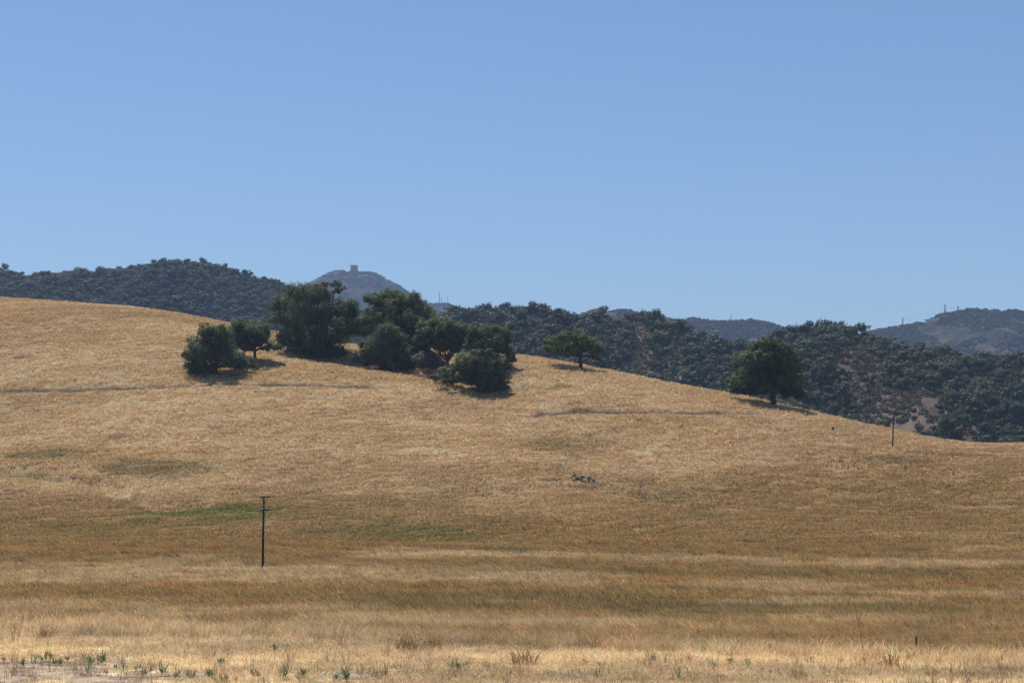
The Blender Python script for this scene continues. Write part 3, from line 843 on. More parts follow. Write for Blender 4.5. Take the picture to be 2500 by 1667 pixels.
# skyline trees that the photograph lets one pick out
for px, py, fn, dt, s, lab in [
    (375, 640, fn_left, dt_left, 1.15, 'small round tree standing proud on the left wooded hill, left of its summit'),
    (455, 634, fn_left, dt_left, .65, 'small tree topping the summit of the left wooded hill'),
    (245, 655, fn_left, dt_left, 1.2, 'broad tree on the skyline of the far left wooded hill'),
    (12, 655, fn_left, dt_left, 1.35, 'tall round tree on the skyline at the left edge'),
    (1160, 745, fn_right, dt_right, 1.35, 'leftmost of the oaks on the skyline right of the oak grove'),
    (1192, 745, fn_right, dt_right, 1.3, 'round skyline oak second from the grove, right of the hazy peak'),
    (1235, 748, fn_right, dt_right, 1.35, 'third skyline oak right of the grove, beyond the gap of sky'),
    (1580, 765, fn_right, dt_right, 1.1, 'oak on top of the wooded knoll above the brown scar'),
    (1924, 806, fn_right, dt_right, 1.25, 'skyline oak just above the crown of the lone oak'),
    (1975, 802, fn_right, dt_right, 1.05, 'pointed tree on the skyline just right of the lone oak'),
    (2012, 802, fn_right, dt_right, 1.4, 'broad skyline oak just right of the pointed tree'),
    (2075, 808, fn_right, dt_right, 1.3, 'low rounded skyline oak where the wooded ridge starts to fall'),
    (2287, 858, fn_right, dt_right, .95, 'big dark oak at the shoulder of the wooded ridge below the pylons')]:
    D = float(dt(np.array(float(px)))); x = (px - CX) / F * D; z = float(fn(np.array([x]), np.array([D]))[0])
    o = add('skyline_oak', far_vars[int(rng.integers(0, 7))], None, (x, D, z + CZ))
    o.rotation_euler = (0, 0, rng.uniform(0, 6.28)); o.scale = (s, s, s * (1.25 if 'pointed' in lab else 1.0))
    tag(o, lab, 'tree', 'trees on the skyline of the wooded hills')

# scrub on the scars and chaparral on the mountains
P = []; S = []
for x, y, w, h in CLEAR:
    n = int(w * h * .9)
    a = rng.uniform(0, 6.28, n); q = np.sqrt(rng.uniform(0, 1.2, n))
    X = x + w * q * np.cos(a); Y = y + h * q * np.sin(a)
    P.append(np.stack([X, Y, fn_right(X, Y) + CZ], -1)); S.append(rng.uniform(.5, 1.5, n))
P = np.concatenate(P); S = np.concatenate(S)
scatter('scar_scrub', 'grey-brown scrub on the bare scars of the wooded ridge', P, rng.uniform(0, 6.28, len(P)), S, rng.integers(0, 4, len(P)), scrub_vars)
for nm, lab, fn, dt, x0, x1, n, df, smin, smax in [
    ('mountain_chaparral', 'dark chaparral shrubs over the far tower mountain', fn_peak, dt_peak, 690, 1180, 6500, 420, .30, .75),
    ('distant_hill_chaparral', 'dark shrubs over the low distant hills', fn_low, dt_low, 1400, 1960, 2400, 150, .35, .75),
    ('pylon_hill_chaparral', 'dark shrubs over the hazy hill with pylons', fn_east, dt_east, 2080, 2600, 5200, 300, .25, .72)]:
    pxs = rng.uniform(x0, x1, n); D = dt(pxs) + 6 - df * rng.uniform(0, 1, n) ** 1.2
    X = (pxs - CX) / F * D
    m = fbm(X / 40., D / 55., 5, 3) > -.22
    X, D = X[m], D[m]
    P = np.stack([X, D, fn(X, D) + CZ - 1.0], -1)
    S = rng.uniform(smin, smax, len(P))
    scatter(nm, lab, P, rng.uniform(0, 6.28, len(P)), np.stack([S * 1.3, S * 1.3, S * .8], -1), rng.integers(0, 7, len(P)), far_vars)

# ------------------------------------------------------------------ the oaks of the pasture
def oak(name, label, base, lobes, leafmat, seed, trunk_r=.5, n_sub=24, n_leaf=96, leaf=.35, depth=.8, fork=.75, fork_py=None, D=None, group=None, cat='tree', grow=1.22):
    r = np.random.default_rng(seed)
    bx, by, bz = ground_at(*base)
    if D is not None:
        by = D; bx = (base[0] - CX) / F * D; bz = float(terr(np.array([bx]), np.array([D]))[0])
    root = empty(name, (bx, by, bz + CZ))
    tag(root, label, cat, group)
    k = by / F
    L = []
    halfw = (max(l[0] + l[2] for l in lobes) - min(l[0] - l[2] for l in lobes)) / 2 * k
    midx = (max(l[0] + l[2] for l in lobes) + min(l[0] - l[2] for l in lobes)) / 2
    for i, (px, py, rx, ry) in enumerate(lobes):
        lx = (px - CX) * k - bx; lz = (HY - py) * k - bz
        e = max(0.0, 1 - ((px - midx) * k / halfw) ** 2) ** .5
        ydir = [-1, 1, -.35, .35][i % 4]
        ly = ydir * depth * halfw * e * r.uniform(.35, .75)
        rx, ry = rx * grow, ry * grow
        L.append((lx, ly, lz, rx * k, (rx + ry) / 2 * k, ry * k))
        if rx * k > 1.9:      # a lobe on the other side so that the crown is as deep as it is wide
            L.append((lx * .92, -ly * 1.1, lz - .1 * ry * k, rx * k * .95, (rx + ry) / 2 * k, ry * k * .9))
    V = []
    for l in L:
        vol = (l[3] * l[4] * l[5]) ** (1 / 3)
        ns = int(np.clip(n_sub * (vol / 2.2) ** 1.6, 5, 44))
        V.append(leaf_cloud([l], ns, n_leaf, leaf, r, .40 if vol > 1.5 else .5, .5))
    V = np.concatenate(V)
    add('crown', quads_mesh('crown', V, [leafmat]), root)
    # trunk and limbs
    zc = np.mean([l[2] for l in L]); zmin = min(l[2] - l[5] for l in L)
    fz = max(1.1, zmin * fork) if fork_py is None else (base[1] - fork_py) * k
    cxm = np.mean([l[0] for l in L])
    fx = cxm * .18; fy = 0.0
    pts = [(0, 0, -1.2), (0, 0, 0), (fx * .3 + r.uniform(-.15, .15), r.uniform(-.2, .2), fz * .5), (fx, fy, fz)]
    tv, tf = tube(pts, [trunk_r * 1.45, trunk_r * 1.2, trunk_r * .95, trunk_r * .85], 10)
    tr = add('trunk', mesh_np('trunk', tv, tf, [M_bark], True), root)
    for l in L[::2] if len(L) > 14 else L:
        e = Vector((l[0], l[1], l[2]))
        s0 = Vector((fx, fy, fz - r.uniform(0, .8)))
        mid = s0.lerp(e, .5) + Vector((r.uniform(-.5, .5), r.uniform(-.5, .5), r.uniform(-.2, .7)))
        e2 = e + Vector((r.uniform(-.4, .4), r.uniform(-.4, .4), l[5] * .4))
        rr0 = trunk_r * r.uniform(.38, .68)
        segs = [s0, s0.lerp(mid, .5) + Vector((r.uniform(-.2, .2), 0, r.uniform(-.2, .2))), mid, mid.lerp(e2, .55) + Vector((r.uniform(-.3, .3), 0, r.uniform(-.3, .3))), e2]
        lv, lf = tube(segs, [rr0, rr0 * .85, rr0 * .65, rr0 * .4, rr0 * .15], 6)
        add('limb', mesh_np('limb', lv, lf, [M_bark], True), tr)
    return root

T = {}
T['front'] = oak('oak_tree', 'dark spreading oak with low skirts, leftmost tree on the pasture', (526, 918),
    [(511, 811, 20, 17), (545, 813, 22, 19), (526, 833, 36, 27), (478, 838, 22, 17), (497, 862, 38, 26), (458, 884, 15, 14), (485, 896, 27, 20), (545, 854, 25, 20), (565, 881, 27, 20), (599, 886, 22, 17), (470, 868, 18, 16), (530, 800, 12, 8), (556, 828, 15, 17), (552, 850, 17, 14), (580, 870, 18, 12)], M_leaf_dark, 21, .5, fork_py=893, grow=1.14)
T['second'] = oak('oak_tree', 'open oak with leaning trunk and a low side branch, behind the leftmost oak', (623, 884),
    [(584, 801, 20, 17), (618, 806, 32, 20), (637, 818, 17, 25), (589, 830, 22, 22), (618, 833, 25, 13), (642, 847, 12, 9), (669, 845, 17, 10), (683, 848, 10, 7), (600, 790, 15, 8), (568, 815, 15, 18), (572, 842, 15, 14), (630, 836, 22, 10), (600, 846, 22, 10)], M_leaf_dark, 22, .42, fork_py=852, grow=1.14)
T['big'] = oak('oak_tree', 'tallest dark broad oak with ragged twiggy top, left end of the grove', (785, 872),
    [(725, 716, 20, 15), (749, 721, 30, 20), (778, 721, 30, 20), (797, 695, 15, 5), (827, 700, 14, 6), (812, 705, 10, 5), (691, 745, 27, 20), (664, 750, 12, 9), (686, 779, 20, 17), (739, 770, 36, 27), (788, 770, 39, 27), (831, 757, 22, 25), (858, 757, 17, 25), (848, 794, 27, 28),
     (715, 818, 32, 27), (763, 818, 48, 36), (812, 818, 36, 32), (703, 836, 24, 14), (800, 855, 31, 19), (831, 862, 15, 12), (760, 850, 30, 18)], M_leaf_dark, 23, .75, n_sub=23)
T['green'] = oak('oak_tree', 'big lighter green oak in the middle of the grove', (985, 868),
    [(910, 732, 16, 14), (928, 736, 23, 18), (956, 723, 25, 14), (988, 736, 23, 21), (1011, 736, 16, 18), (1041, 755, 14, 16), (1048, 771, 12, 12), (997, 759, 25, 16), (926, 764, 28, 16), (947, 778, 32, 25), (896, 801, 28, 25), (979, 787, 34, 23), (1020, 789, 30, 25), (1007, 814, 34, 21), (1030, 824, 30, 19), (887, 787, 14, 14), (929, 801, 28, 23), (1055, 802, 18, 20), (1058, 828, 20, 16), (1005, 838, 30, 16), (1042, 842, 22, 10), (960, 750, 24, 16), (1015, 852, 24, 14), (1040, 862, 20, 11), (1010, 872, 16, 14)], M_leaf_mid, 24, .7, n_sub=23)
T['shrubby'] = oak('oak_tree', 'dark multi-stemmed oak with foliage to the ground, front of the grove centre', (950, 906),
    [(947, 814, 30, 21), (929, 837, 32, 23), (970, 837, 28, 25), (947, 865, 37, 26), (995, 870, 21, 25), (997, 897, 16, 16), (910, 860, 28, 23), (869, 872, 18, 15), (887, 882, 21, 11), (961, 892, 28, 12), (892, 842, 14, 11)], M_leaf_dark, 25, .4, fork_py=893, grow=1.08)
T['fork'] = oak('oak_tree', 'dark oak with bare forked trunk showing, right of the grove centre', (1092, 899),
    [(1089, 801, 25, 16), (1110, 810, 21, 16), (1075, 824, 25, 18), (1098, 834, 28, 19), (1126, 835, 18, 21), (1112, 852, 12, 9), (1060, 842, 14, 12), (1064, 787, 18, 11), (1050, 815, 20, 18), (1140, 832, 18, 18), (1085, 846, 24, 10), (1040, 800, 20, 18), (1032, 828, 18, 16), (1122, 802, 18, 13), (1145, 816, 14, 15)], M_leaf_dark, 26, .42, fork_py=878)
T['droop'] = oak('oak_tree', 'dark oak with drooping foliage on its right side, right end of the grove', (1213, 902),
    [(1172, 814, 25, 16), (1204, 814, 28, 18), (1227, 824, 18, 21), (1243, 798, 11, 8), (1190, 837, 32, 21), (1220, 847, 19, 16), (1163, 831, 18, 21), (1238, 858, 13, 12), (1250, 874, 8, 14), (1255, 906, 8, 15), (1244, 896, 10, 11), (1257, 922, 5, 8), (1150, 808, 18, 13), (1165, 850, 20, 15), (1142, 850, 14, 13), (1152, 845, 18, 15), (1200, 856, 20, 10), (1236, 876, 8, 12)], M_leaf_dark, 27, .45, fork_py=868)
T['low'] = oak('oak_tree', 'low grey-green spreading oak with short trunk, lowest of the grove', (1167, 958),
    [(1066, 918, 18, 14), (1098, 913, 23, 19), (1140, 879, 28, 21), (1158, 872, 25, 16), (1135, 908, 34, 23), (1179, 899, 32, 25), (1209, 911, 28, 25), (1218, 940, 23, 20), (1190, 932, 28, 18), (1121, 923, 23, 12), (1100, 928, 22, 10), (1160, 926, 34, 16), (1150, 890, 30, 22), (1232, 952, 12, 12), (1080, 908, 16, 12), (1200, 890, 24, 14), (1195, 870, 24, 14), (1168, 862, 20, 12), (1222, 885, 18, 16)], M_leaf_dark, 28, .40, fork_py=930, grow=1.04)
T['flat'] = oak('oak_tree', 'lone flat-topped oak on the crest right of the grove', (1419, 902),
    [(1399, 820, 17, 11), (1369, 826, 23, 13), (1346, 835, 19, 15), (1335, 852, 13, 11), (1420, 835, 28, 17), (1446, 839, 19, 15), (1463, 852, 11, 13), (1454, 867, 13, 13), (1369, 854, 21, 17), (1395, 854, 23, 17), (1424, 850, 23, 9), (1460, 877, 7, 9), (1373, 867, 13, 8)], M_leaf_mid, 29, .48, fork_py=866, grow=1.06)
T['lone'] = oak('oak_tree', 'large lone dome-shaped dark oak on the slope at right', (1889, 991),
    [(1873, 839, 26, 13), (1897, 845, 19, 15), (1850, 850, 21, 13), (1863, 865, 32, 21), (1911, 860, 23, 19), (1820, 882, 26, 23), (1841, 903, 40, 28), (1894, 894, 38, 26), (1928, 896, 19, 28), (1809, 928, 28, 20), (1792, 936, 14, 16), (1863, 928, 38, 22), (1922, 930, 32, 24), (1946, 939, 19, 23), (1954, 962, 11, 17), (1841, 953, 24, 12), (1933, 955, 20, 12), (1868, 952, 22, 10), (1908, 950, 20, 10), (1804, 952, 15, 12), (1880, 875, 34, 26), (1850, 880, 30, 26)], M_leaf_dark, 30, .66, fork_py=950, grow=1.08, n_sub=32)
oak('brush_mound', 'grey-brown dead brush heaped in the gully under the grove', (1050, 905), [(1030, 880, 20, 14), (1058, 884, 22, 14), (1044, 874, 20, 12), (1075, 892, 14, 9)], M_deadbrush, 31, .12, leaf=.3, cat='brush')
oak('brush_mound', 'bare grey twiggy brush left of the tallest oak', (680, 812), [(672, 800, 11, 8), (690, 806, 10, 8)], M_deadbrush, 32, .1, n_sub=5, n_leaf=30, leaf=.3, cat='brush')

# ------------------------------------------------------------------ utility poles
def utility_pole(label, base, top_px, arms, seed, arm_rot):
    x, y, z = ground_at(*base)
    k = y / F
    H = (base[1] - top_px[1]) * k; lx = (top_px[0] - base[0]) * k
    root = empty('utility_pole', (x, y, z + CZ)); tag(root, label, 'utility pole', 'utility poles on the pasture')
    v, f = tube([(0, 0, -1), (lx * .5, 0, H * .5), (lx, 0, H)], [.15, .13, .10], 10)
    add('pole', mesh_np('pole', v, f, [M_wood], True), root)
    for a in arms:
        ax = lx * a
        arm = add('crossarm', mesh_np('crossarm', *box(ax, -.19, H * a, 2.3, .12, .14), [M_wood]), root)
        arm.rotation_euler = (0, 0, 0)
        c, s = math.cos(arm_rot), math.sin(arm_rot)
        for vtx in arm.data.vertices:
            dx, dy = vtx.co.x - ax, vtx.co.y
            vtx.co.x = ax + dx * c - dy * s; vtx.co.y = dx * s + dy * c
        for sg in (-1, 1):
            p0 = (ax + sg * .75 * c + .19 * s, sg * .75 * s - .19 * c, H * a - .05); p1 = (ax, -.12, H * a - .85)
            bv, bf = tube([p0, p1], [.03, .03], 6)
            add('brace', mesh_np('brace', bv, bf, [M_wood]), arm)
            for t in (.55, 1.05):
                q = (ax + sg * t * c + .19 * s, sg * t * s - .19 * c)
                iv, jf = tube([(q[0], q[1], H * a + .07), (q[0], q[1], H * a + .16), (q[0], q[1], H * a + .22)], [.03, .06, .04], 8)
                add('insulator', mesh_np('insulator', iv, jf, [M_white]), arm)
    return root
utility_pole('dark wooden utility pole with two crossarms in the field at left', (641, 1395), (644, 1212), (.995, .82), 1, math.radians(72))
utility_pole('dark wooden utility pole on the right slope, its top against the wood', (2179, 1094), (2182, 1000), (.975, .80), 2, math.radians(80))

# ------------------------------------------------------------------ nest boxes on posts
def nest_box(label, base, top, D=None):
    x, y, z = ground_at(*base)
    k = y / F; H = (base[1] - top) * k
    root = empty('nest_box', (x, y, z + CZ)); tag(root, label, 'nest box', 'white nest boxes on posts')
    add('post', mesh_np('post', *tube([(0, 0, -.5), (0, 0, H * .72)], [.07, .06], 8), [M_greylog]), root)
    add('box', mesh_np('box', *box(.05, 0, H * .72 + .35, .52, .5, .75), [M_whitepaint]), root)
    add('roof', mesh_np('roof', *box(.05, -.05, H * .72 + .78, .72, .75, .09), [M_whitepaint]), root)
    add('entrance_hole', mesh_np('entrance_hole', *tube([(.05, -.24, H * .72 + .48), (.05, -.262, H * .72 + .48)], [.05, .05], 10), [M_wood]), root)
nest_box('white nest box on a thin post in front of the grove', (697, 874), 845)
nest_box('white nest box on a thin post showing above the crest', (1661, 939), 917)

# ------------------------------------------------------------------ rocks, logs and stumps on the pasture
def rock_outcrop(label, pieces, cat='rocks', name='rock_outcrop'):
    x, y, z = ground_at(pieces[0][0], pieces[0][1])
    root = empty(name, (x, y, z + CZ)); tag(root, label, cat)
    for i, (px, py, rx, ry) in enumerate(pieces):
        X, Y, Z = ground_at(px, py + ry * .5)
        k = Y / F
        v, f = rock(1, i * 7 + int(px), rx * k, rx * k * .9, ry * k * 1.25)
        o = add('boulder', mesh_np('boulder', v, f, [M_rock]), root, (X - x, Y - y, Z - z + ry * k * .35))
        o.rotation_euler = (0, 0, i)
rock_outcrop('dark grey lichened rock outcrop on the lower slope', [(1403, 1166, 10, 11), (1412, 1170, 10, 9), (1420, 1168, 12, 9), (1429, 1172, 11, 8), (1438, 1171, 10, 9), (1446, 1176, 8, 7), (1452, 1180, 6, 5), (1434, 1182, 7, 5), (1398, 1176, 6, 5), (1386, 1168, 5, 2)])
rock_outcrop('flat grey rocks half buried in the slope at the left edge', [(40, 873, 7, 2.2), (52, 874, 8, 2.4), (64, 875, 6, 2.4)])
rock_outcrop('single flat grey rock on the slope above the leftmost oak', [(425, 802, 7, 2.6)])
rock_outcrop('dark rocks showing in the brown patch near the left trail', [(284, 1065, 5, 2.5), (293, 1066, 4, 2)])

def branch(name, label, pts_px, rad, mat, cat, lift=.15):
    x, y, z = ground_at(*pts_px[0])
    root_pts = []
    for px, py in pts_px:
        k = y / F
        root_pts.append(((px - CX) * k - x, random.uniform(-.3, .3), (HY - py) * k - z + lift))
    n = len(root_pts)
    v, f = tube(root_pts, [rad * (1 - .5 * i / n) for i in range(n)], 8)
    o = add(name, mesh_np(name, v, f, [mat], True), None, (x, y, z + CZ)); tag(o, label, cat)
    return o
branch('fallen_log', 'dark fallen log lying on the crest at left', [(274, 747), (279, 749), (285, 748.5), (289, 749), (293, 746)], .28, M_log, 'log')
branch('fallen_branch', 'silver-grey fallen branch leaning on the crest beside the dark log', [(311, 749), (307, 745), (302, 742)], .25, M_greylog, 'branch')
branch('tree_stump', 'small dark stump on the crest right of the fallen logs', [(369, 756), (369, 752)], .4, M_log, 'stump')
branch('tree_stump', 'small dark upright stump on the open slope below the lone oak', [(2033, 1051), (2033, 1043)], .26, M_log, 'stump')
branch('bent_branch', 'dark branch bent into a hoop on the slope below the flat-topped oak', [(1364, 936), (1361, 934), (1360, 931), (1362, 929.5), (1365, 930), (1366, 933)], .10, M_log, 'branch', .2)
branch('fallen_branch', 'thin dark branch on the slope below the leftmost oak', [(620, 957), (626, 958), (633, 958)], .2, M_log, 'branch')

# ------------------------------------------------------------------ tower, masts and pylons
def at(px, py, D): return ((px - CX) / F * D, D, (HY - py) / F * D + CZ)
D = 4200.0
x, y, z = at(864.5, 670, D)
root = empty('concrete_tower', (x, y, z)); tag(root, 'square windowless concrete tower on the summit of the far mountain', 'tower')
k = D / F
add('wall', mesh_np('wall', *box(0, 0, 14.5 * .646, 17 * k, 17 * k, 41 * .646, .12), [M_concrete]), root)
add('parapet', mesh_np('parapet', *box(0, 0, 23.3, 17.8 * k, 17.8 * k, 1.3, .12), [M_concrete]), root)
add('annex', mesh_np('annex', *box(-10.3 * k, -2.6, 4.5, 4 * k, 8, 10.3, .12), [M_concrete_lt]), root)
add('plinth', mesh_np('plinth', *box(1 * k, -5, -.6, 20 * k, 22 * k, 5.2, .12), [M_concrete_lt]), root)
add('roof_hatch', mesh_np('roof_hatch', *box(0, 0, 24.5, 4, 4, 1.2, .12), [M_concrete]), root)

def lattice(name, label, px, py_base, py_top, D, wb, wt, arms=(), group=None, cat='pylon', th=.22, bays=8):
    q_ = D / {4200: 6500, 2700: 3800, 2600: 3600}[int(D)]
    wb, wt, th = wb * q_, wt * q_, th * q_; arms = tuple((t, L * q_) for t, L in arms)
    x, y, z = at(px, py_base, D); H = (py_base - py_top) / F * D
    root = empty(name, (x, y, z)); tag(root, label, cat, group)
    def w(t): return (wb + (wt - wb) * min(1, t / .6)) / 2 if arms else (wb + (wt - wb) * t) / 2
    for sx, sy in ((-1, -1), (1, -1), (1, 1), (-1, 1)):
        pts = [(sx * w(t), sy * w(t), H * t - (2 if t == 0 else 0)) for t in np.linspace(0, 1, 6)]
        add('leg', mesh_np('leg', *tube(pts, [th] * 6, 5), [M_lattice]), root)
    parts = []
    for b in range(bays):
        t0, t1 = b / bays, (b + 1) / bays
        for (ax, ay), (bx, by) in (((-1, -1), (1, -1)), ((1, -1), (1, 1)), ((1, 1), (-1, 1)), ((-1, 1), (-1, -1))):
            parts.append(tube([(ax * w(t0), ay * w(t0), H * t0), (bx * w(t1), by * w(t1), H * t1)], [th * .7] * 2, 4))
            parts.append(tube([(bx * w(t0), by * w(t0), H * t0), (ax * w(t1), ay * w(t1), H * t1)], [th * .7] * 2, 4))
    add('lattice_bracing', mesh_np('lattice_bracing', *join(parts), [M_lattice]), root)
    for t, L in arms:
        ap = [tube([(-L, 0, H * t), (L, 0, H * t)], [th] * 2, 5), tube([(-L, 0, H * t), (0, 0, H * t - 1.2)], [th * .7] * 2, 4), tube([(L, 0, H * t), (0, 0, H * t - 1.2)], [th * .7] * 2, 4)]
        add('crossarm', mesh_np('crossarm', *join(ap), [M_lattice]), root)
    return root
G = 'steel pylons along the far right ridge'
lattice('steel_pylon', 'steel lattice pylon lowest on the ridge, leftmost of the three pylons', 2204, 800, 776, 2600, 3.4, 1.5, ((.98, 3.0), (.75, 2.0), (.52, 1.8)), G, th=.2)
lattice('steel_pylon', 'tallest steel lattice pylon, middle of the three on the ridge', 2307, 769, 743, 2600, 4.6, 1.4, ((.97, 3.0), (.78, 2.2), (.55, 2.2)), G, th=.2)
lattice('steel_pylon', 'steel lattice pylon partly hidden by the summit, rightmost of the three', 2339, 768, 747, 2600, 3.8, 1.5, ((.97, 2.8), (.8, 2.9), (.55, 2.6)), G, th=.2)
G = 'slender radio masts on the far mountain shoulder'
lattice('radio_mast', 'tallest radio mast on the shoulder right of the tower mountain', 1073, 747, 712, 4200, 2.6, 1.6, (), G, 'mast', .42, 14)
lattice('radio_mast', 'short radio mast just right of the tallest mast', 1078, 746, 729, 4200, 2.4, 1.6, (), G, 'mast', .35, 8)
lattice('radio_mast', 'thin pale radio mast rightmost on the mountain shoulder', 1092.5, 748, 723, 4200, 1.6, .9, (), G, 'mast', .25, 10)
lattice('radio_mast', 'thin mast on the low distant hills left of the lone oak', 1785, 790, 765, 2700, 1.5, .8, (), G + ' and hills', 'mast', .16, 10)
lattice('radio_mast', 'shorter thin mast beside the one on the low distant hills', 1781, 789, 776, 2700, 1.2, .8, (), G + ' and hills', 'mast', .13, 6)
root = empty('power_line', at(2307, 752, 2600)); tag(root, 'thin power line strung between the pylons', 'power line')
rx, ry_, rz_ = root.location
for (pa, ya), (pb, yb) in (((2304, 746), (2337, 750)), ((2310, 751), (2341, 755)), ((2206, 777), (2305, 747)), ((2202, 782), (2305, 752))):
    a = Vector(at(pa, ya, 2600)) - root.location; b = Vector(at(pb, yb, 2600)) - root.location
    pts = [a.lerp(b, t) - Vector((0, 0, (b - a).length * .05 * 4 * t * (1 - t))) for t in np.linspace(0, 1, 12)]
    add('wire', mesh_np('wire', *tube(pts, [.06] * 12, 4), [M_lattice]), root)

# ------------------------------------------------------------------ fence beyond the verge
fr = None
posts = [(1613, 1571, 43.0), (1915, 1556, 41.0), (2237, 1537, 39.0), (2600, 1520, 37.0)]
P = []
for px, pt, Dp in posts:
    X = (px - CX) / F * Dp; zt = (HY - pt) / F * Dp + CZ; zg = float(terr(np.array([X]), np.array([Dp]))[0]) + CZ
    P.append((X, Dp, zg, zt))
fence = empty('wire_fence', (P[0][0], P[0][1], P[0][2])); tag(fence, 'barbed wire fence on steel posts just beyond the verge', 'fence')
o0 = Vector(fence.location)
for X, Dp, zg, zt in P:
    h = zt - zg
    V1 = join([box(0, 0, (h - .17) / 2 - .2, .05, .008, h - .17 + .4), box(0, .02, (h - .17) / 2 - .2, .008, .04, h - .17 + .4)])
    po = add('post', mesh_np('post', *V1, [M_greensteel]), fence, Vector((X, Dp, zg)) - o0)
    V2 = join([box(0, 0, h - .085, .052, .010, .17), box(0, .02, h - .085, .010, .042, .17)])
    add('post_tip', mesh_np('post_tip', *V2, [M_steel]), po)
for lvl in (.15, .47, .78):
    for a, b in zip(P[:-1], P[1:]):
        pa = Vector((a[0], a[1] - .035, a[3] - lvl)) - o0; pb = Vector((b[0], b[1] - .035, b[3] - lvl)) - o0
        n = 16
        pts = [pa.lerp(pb, t) - Vector((0, 0, .03 * 4 * t * (1 - t))) for t in np.linspace(0, 1, n)]
        parts = [tube(pts, [.006] * n, 4)]
        for t in np.linspace(.03, .97, 24):
            c = pa.lerp(pb, t) - Vector((0, 0, .03 * 4 * t * (1 - t)))
            parts.append(tube([c + Vector((.015, 0, .018)), c - Vector((.015, 0, .018))], [.002] * 2, 3))
        add('barbed_wire', mesh_np('barbed_wire', *join(parts), [M_wire]), fence)

# ------------------------------------------------------------------ verge: board, clods, stones, weeds, stalks
x, y, z = ground_at(730, 1541)
root = empty('weathered_board', (x, y, z + CZ)); tag(root, 'grey weathered board lying on blocks in the tall verge grass', 'board')
Hb = (HY - 1536) / F * y - z
V1 = box(0, 0, Hb + .02, .92, .20, .035, .04)
add('plank', mesh_np('plank', *V1, [M_greywood]), root)
for sx in (-.36, .36):
    add('block', mesh_np('block', *box(sx, 0, Hb / 2 - .03, .1, .16, max(.05, Hb + .02), .04), [M_greywood]), root)

def clod(name, label, px, py, rx, ry, mat, cat, seed):
    X, Y, Z = ground_at(px, py + ry * .6); k = Y / F
    parts = []
    r = random.Random(seed)
    for i in range(9):
        v, f = rock(1, seed * 31 + i, rx * k * r.uniform(.3, .55), rx * k * r.uniform(.3, .5), ry * k * r.uniform(.5, .9), 1)
        dx, dy = r.uniform(-.6, .6) * rx * k, r.uniform(-.5, .5) * rx * k
        parts.append(([(a + dx, b + dy, c + ry * k * .35) for a, b, c in v], f))
    o = add(name, mesh_np(name, *join(parts), [mat]), None, (X, Y, Z + CZ)); tag(o, label, cat)
clod('dung_pat', 'large dark brown dried dung pat on the straw, right of centre', 1757, 1650, 27, 9, M_dung, 'dung', 3)
clod('dung_pat', 'small brown dried dung pat below the fence', 1898, 1625, 8, 4, M_dung, 'dung', 4)
clod('dung_pat', 'small dark dung pat at the right edge of the verge', 2465, 1632, 8, 4, M_dung, 'dung', 5)
clod('dung_pat', 'small dark dung pat between the fence post and the bare strips', 2263, 1643, 8, 4, M_dung, 'dung', 6)
clod('dirt_clod', 'grey dirt clod at the bottom right edge', 2366, 1661, 9, 10, M_palestone, 'clod', 7)
clod('pale_stone', 'round grey stone among weeds at the bottom, left of centre', 913, 1657, 9, 6, M_palestone, 'stone', 8)
clod('pale_stone', 'white stone beside the round grey stone at the bottom', 930, 1661, 8, 4, M_white, 'stone', 9)

def weed_mesh(seed, n, h, w):
    r = np.random.default_rng(seed)
    V, Fc = [], []
    for i in range(n):
        a = r.uniform(0, 6.28); el = r.uniform(.25, 1.35); L = h * r.uniform(.55, 1.1)
        b0 = Vector((0, 0, r.uniform(0, .35) * h)) + Vector((r.normal() * .02, r.normal() * .02, 0))
        d = Vector((math.cos(a) * math.cos(el), math.sin(a) * math.cos(el), math.sin(el)))
        side = d.cross(Vector((0, 0, 1))).normalized() * w * r.uniform(.6, 1.2)
        m = b0 + d * L * .5; t = b0 + d * L - Vector((0, 0, L * .12))
        o = len(V)
        V += [tuple(b0), tuple(m - side), tuple(m + side), tuple(t)]
        Fc += [(o, o + 1, o + 2), (o + 1, o + 3, o + 2)]
    return mesh_np('weed', V, Fc, [M_weed])
low_w = [weed_mesh(700 + i, 34, .20, .012) for i in range(4)]
tall_w = [weed_mesh(720 + i, 26, .26, .009) for i in range(3)]
_ones = 'first second third fourth fifth sixth seventh eighth ninth tenth eleventh twelfth thirteenth fourteenth fifteenth sixteenth seventeenth eighteenth nineteenth'.split()
ORD = _ones + ['twentieth'] + ['twenty-' + w for w in _ones[:9]] + ['thirtieth'] + ['thirty-' + w for w in _ones[:9]]
W_left = [(6, 1595), (9, 1608), (57, 1622), (103, 1608), (125, 1602), (132, 1617), (146, 1617), (165, 1607), (205, 1611), (223, 1613), (220, 1631), (213, 1638), (251, 1613), (259, 1638), (283, 1625), (339, 1635), (354, 1644), (369, 1634), (397, 1643), (429, 1647), (458, 1644), (475, 1647), (510, 1647), (551, 1656), (110, 1614), (88, 1612), (330, 1632), (436, 1650), (35, 1632), (300, 1632), (540, 1660), (575, 1658)]
W_mid = [(539, 1619), (630, 1647), (616, 1646), (685, 1651), (695, 1650), (731, 1656), (740, 1647), (841, 1647), (920, 1647), (942, 1645), (670, 1583), (845, 1660), (820, 1662), (1460, 1662)]
W_right = [(1103, 1628), (1119, 1634), (1137, 1622), (1189, 1625), (1466, 1628), (1428, 1616), (1593, 1613), (1730, 1613), (1743, 1627), (1783, 1616), (1817, 1610), (1825, 1625), (1713, 1587), (1670, 1581), (1406, 1578), (1978, 1613), (1969, 1597), (2053, 1616), (2111, 1613), (1655, 1662), (2485, 1605)]
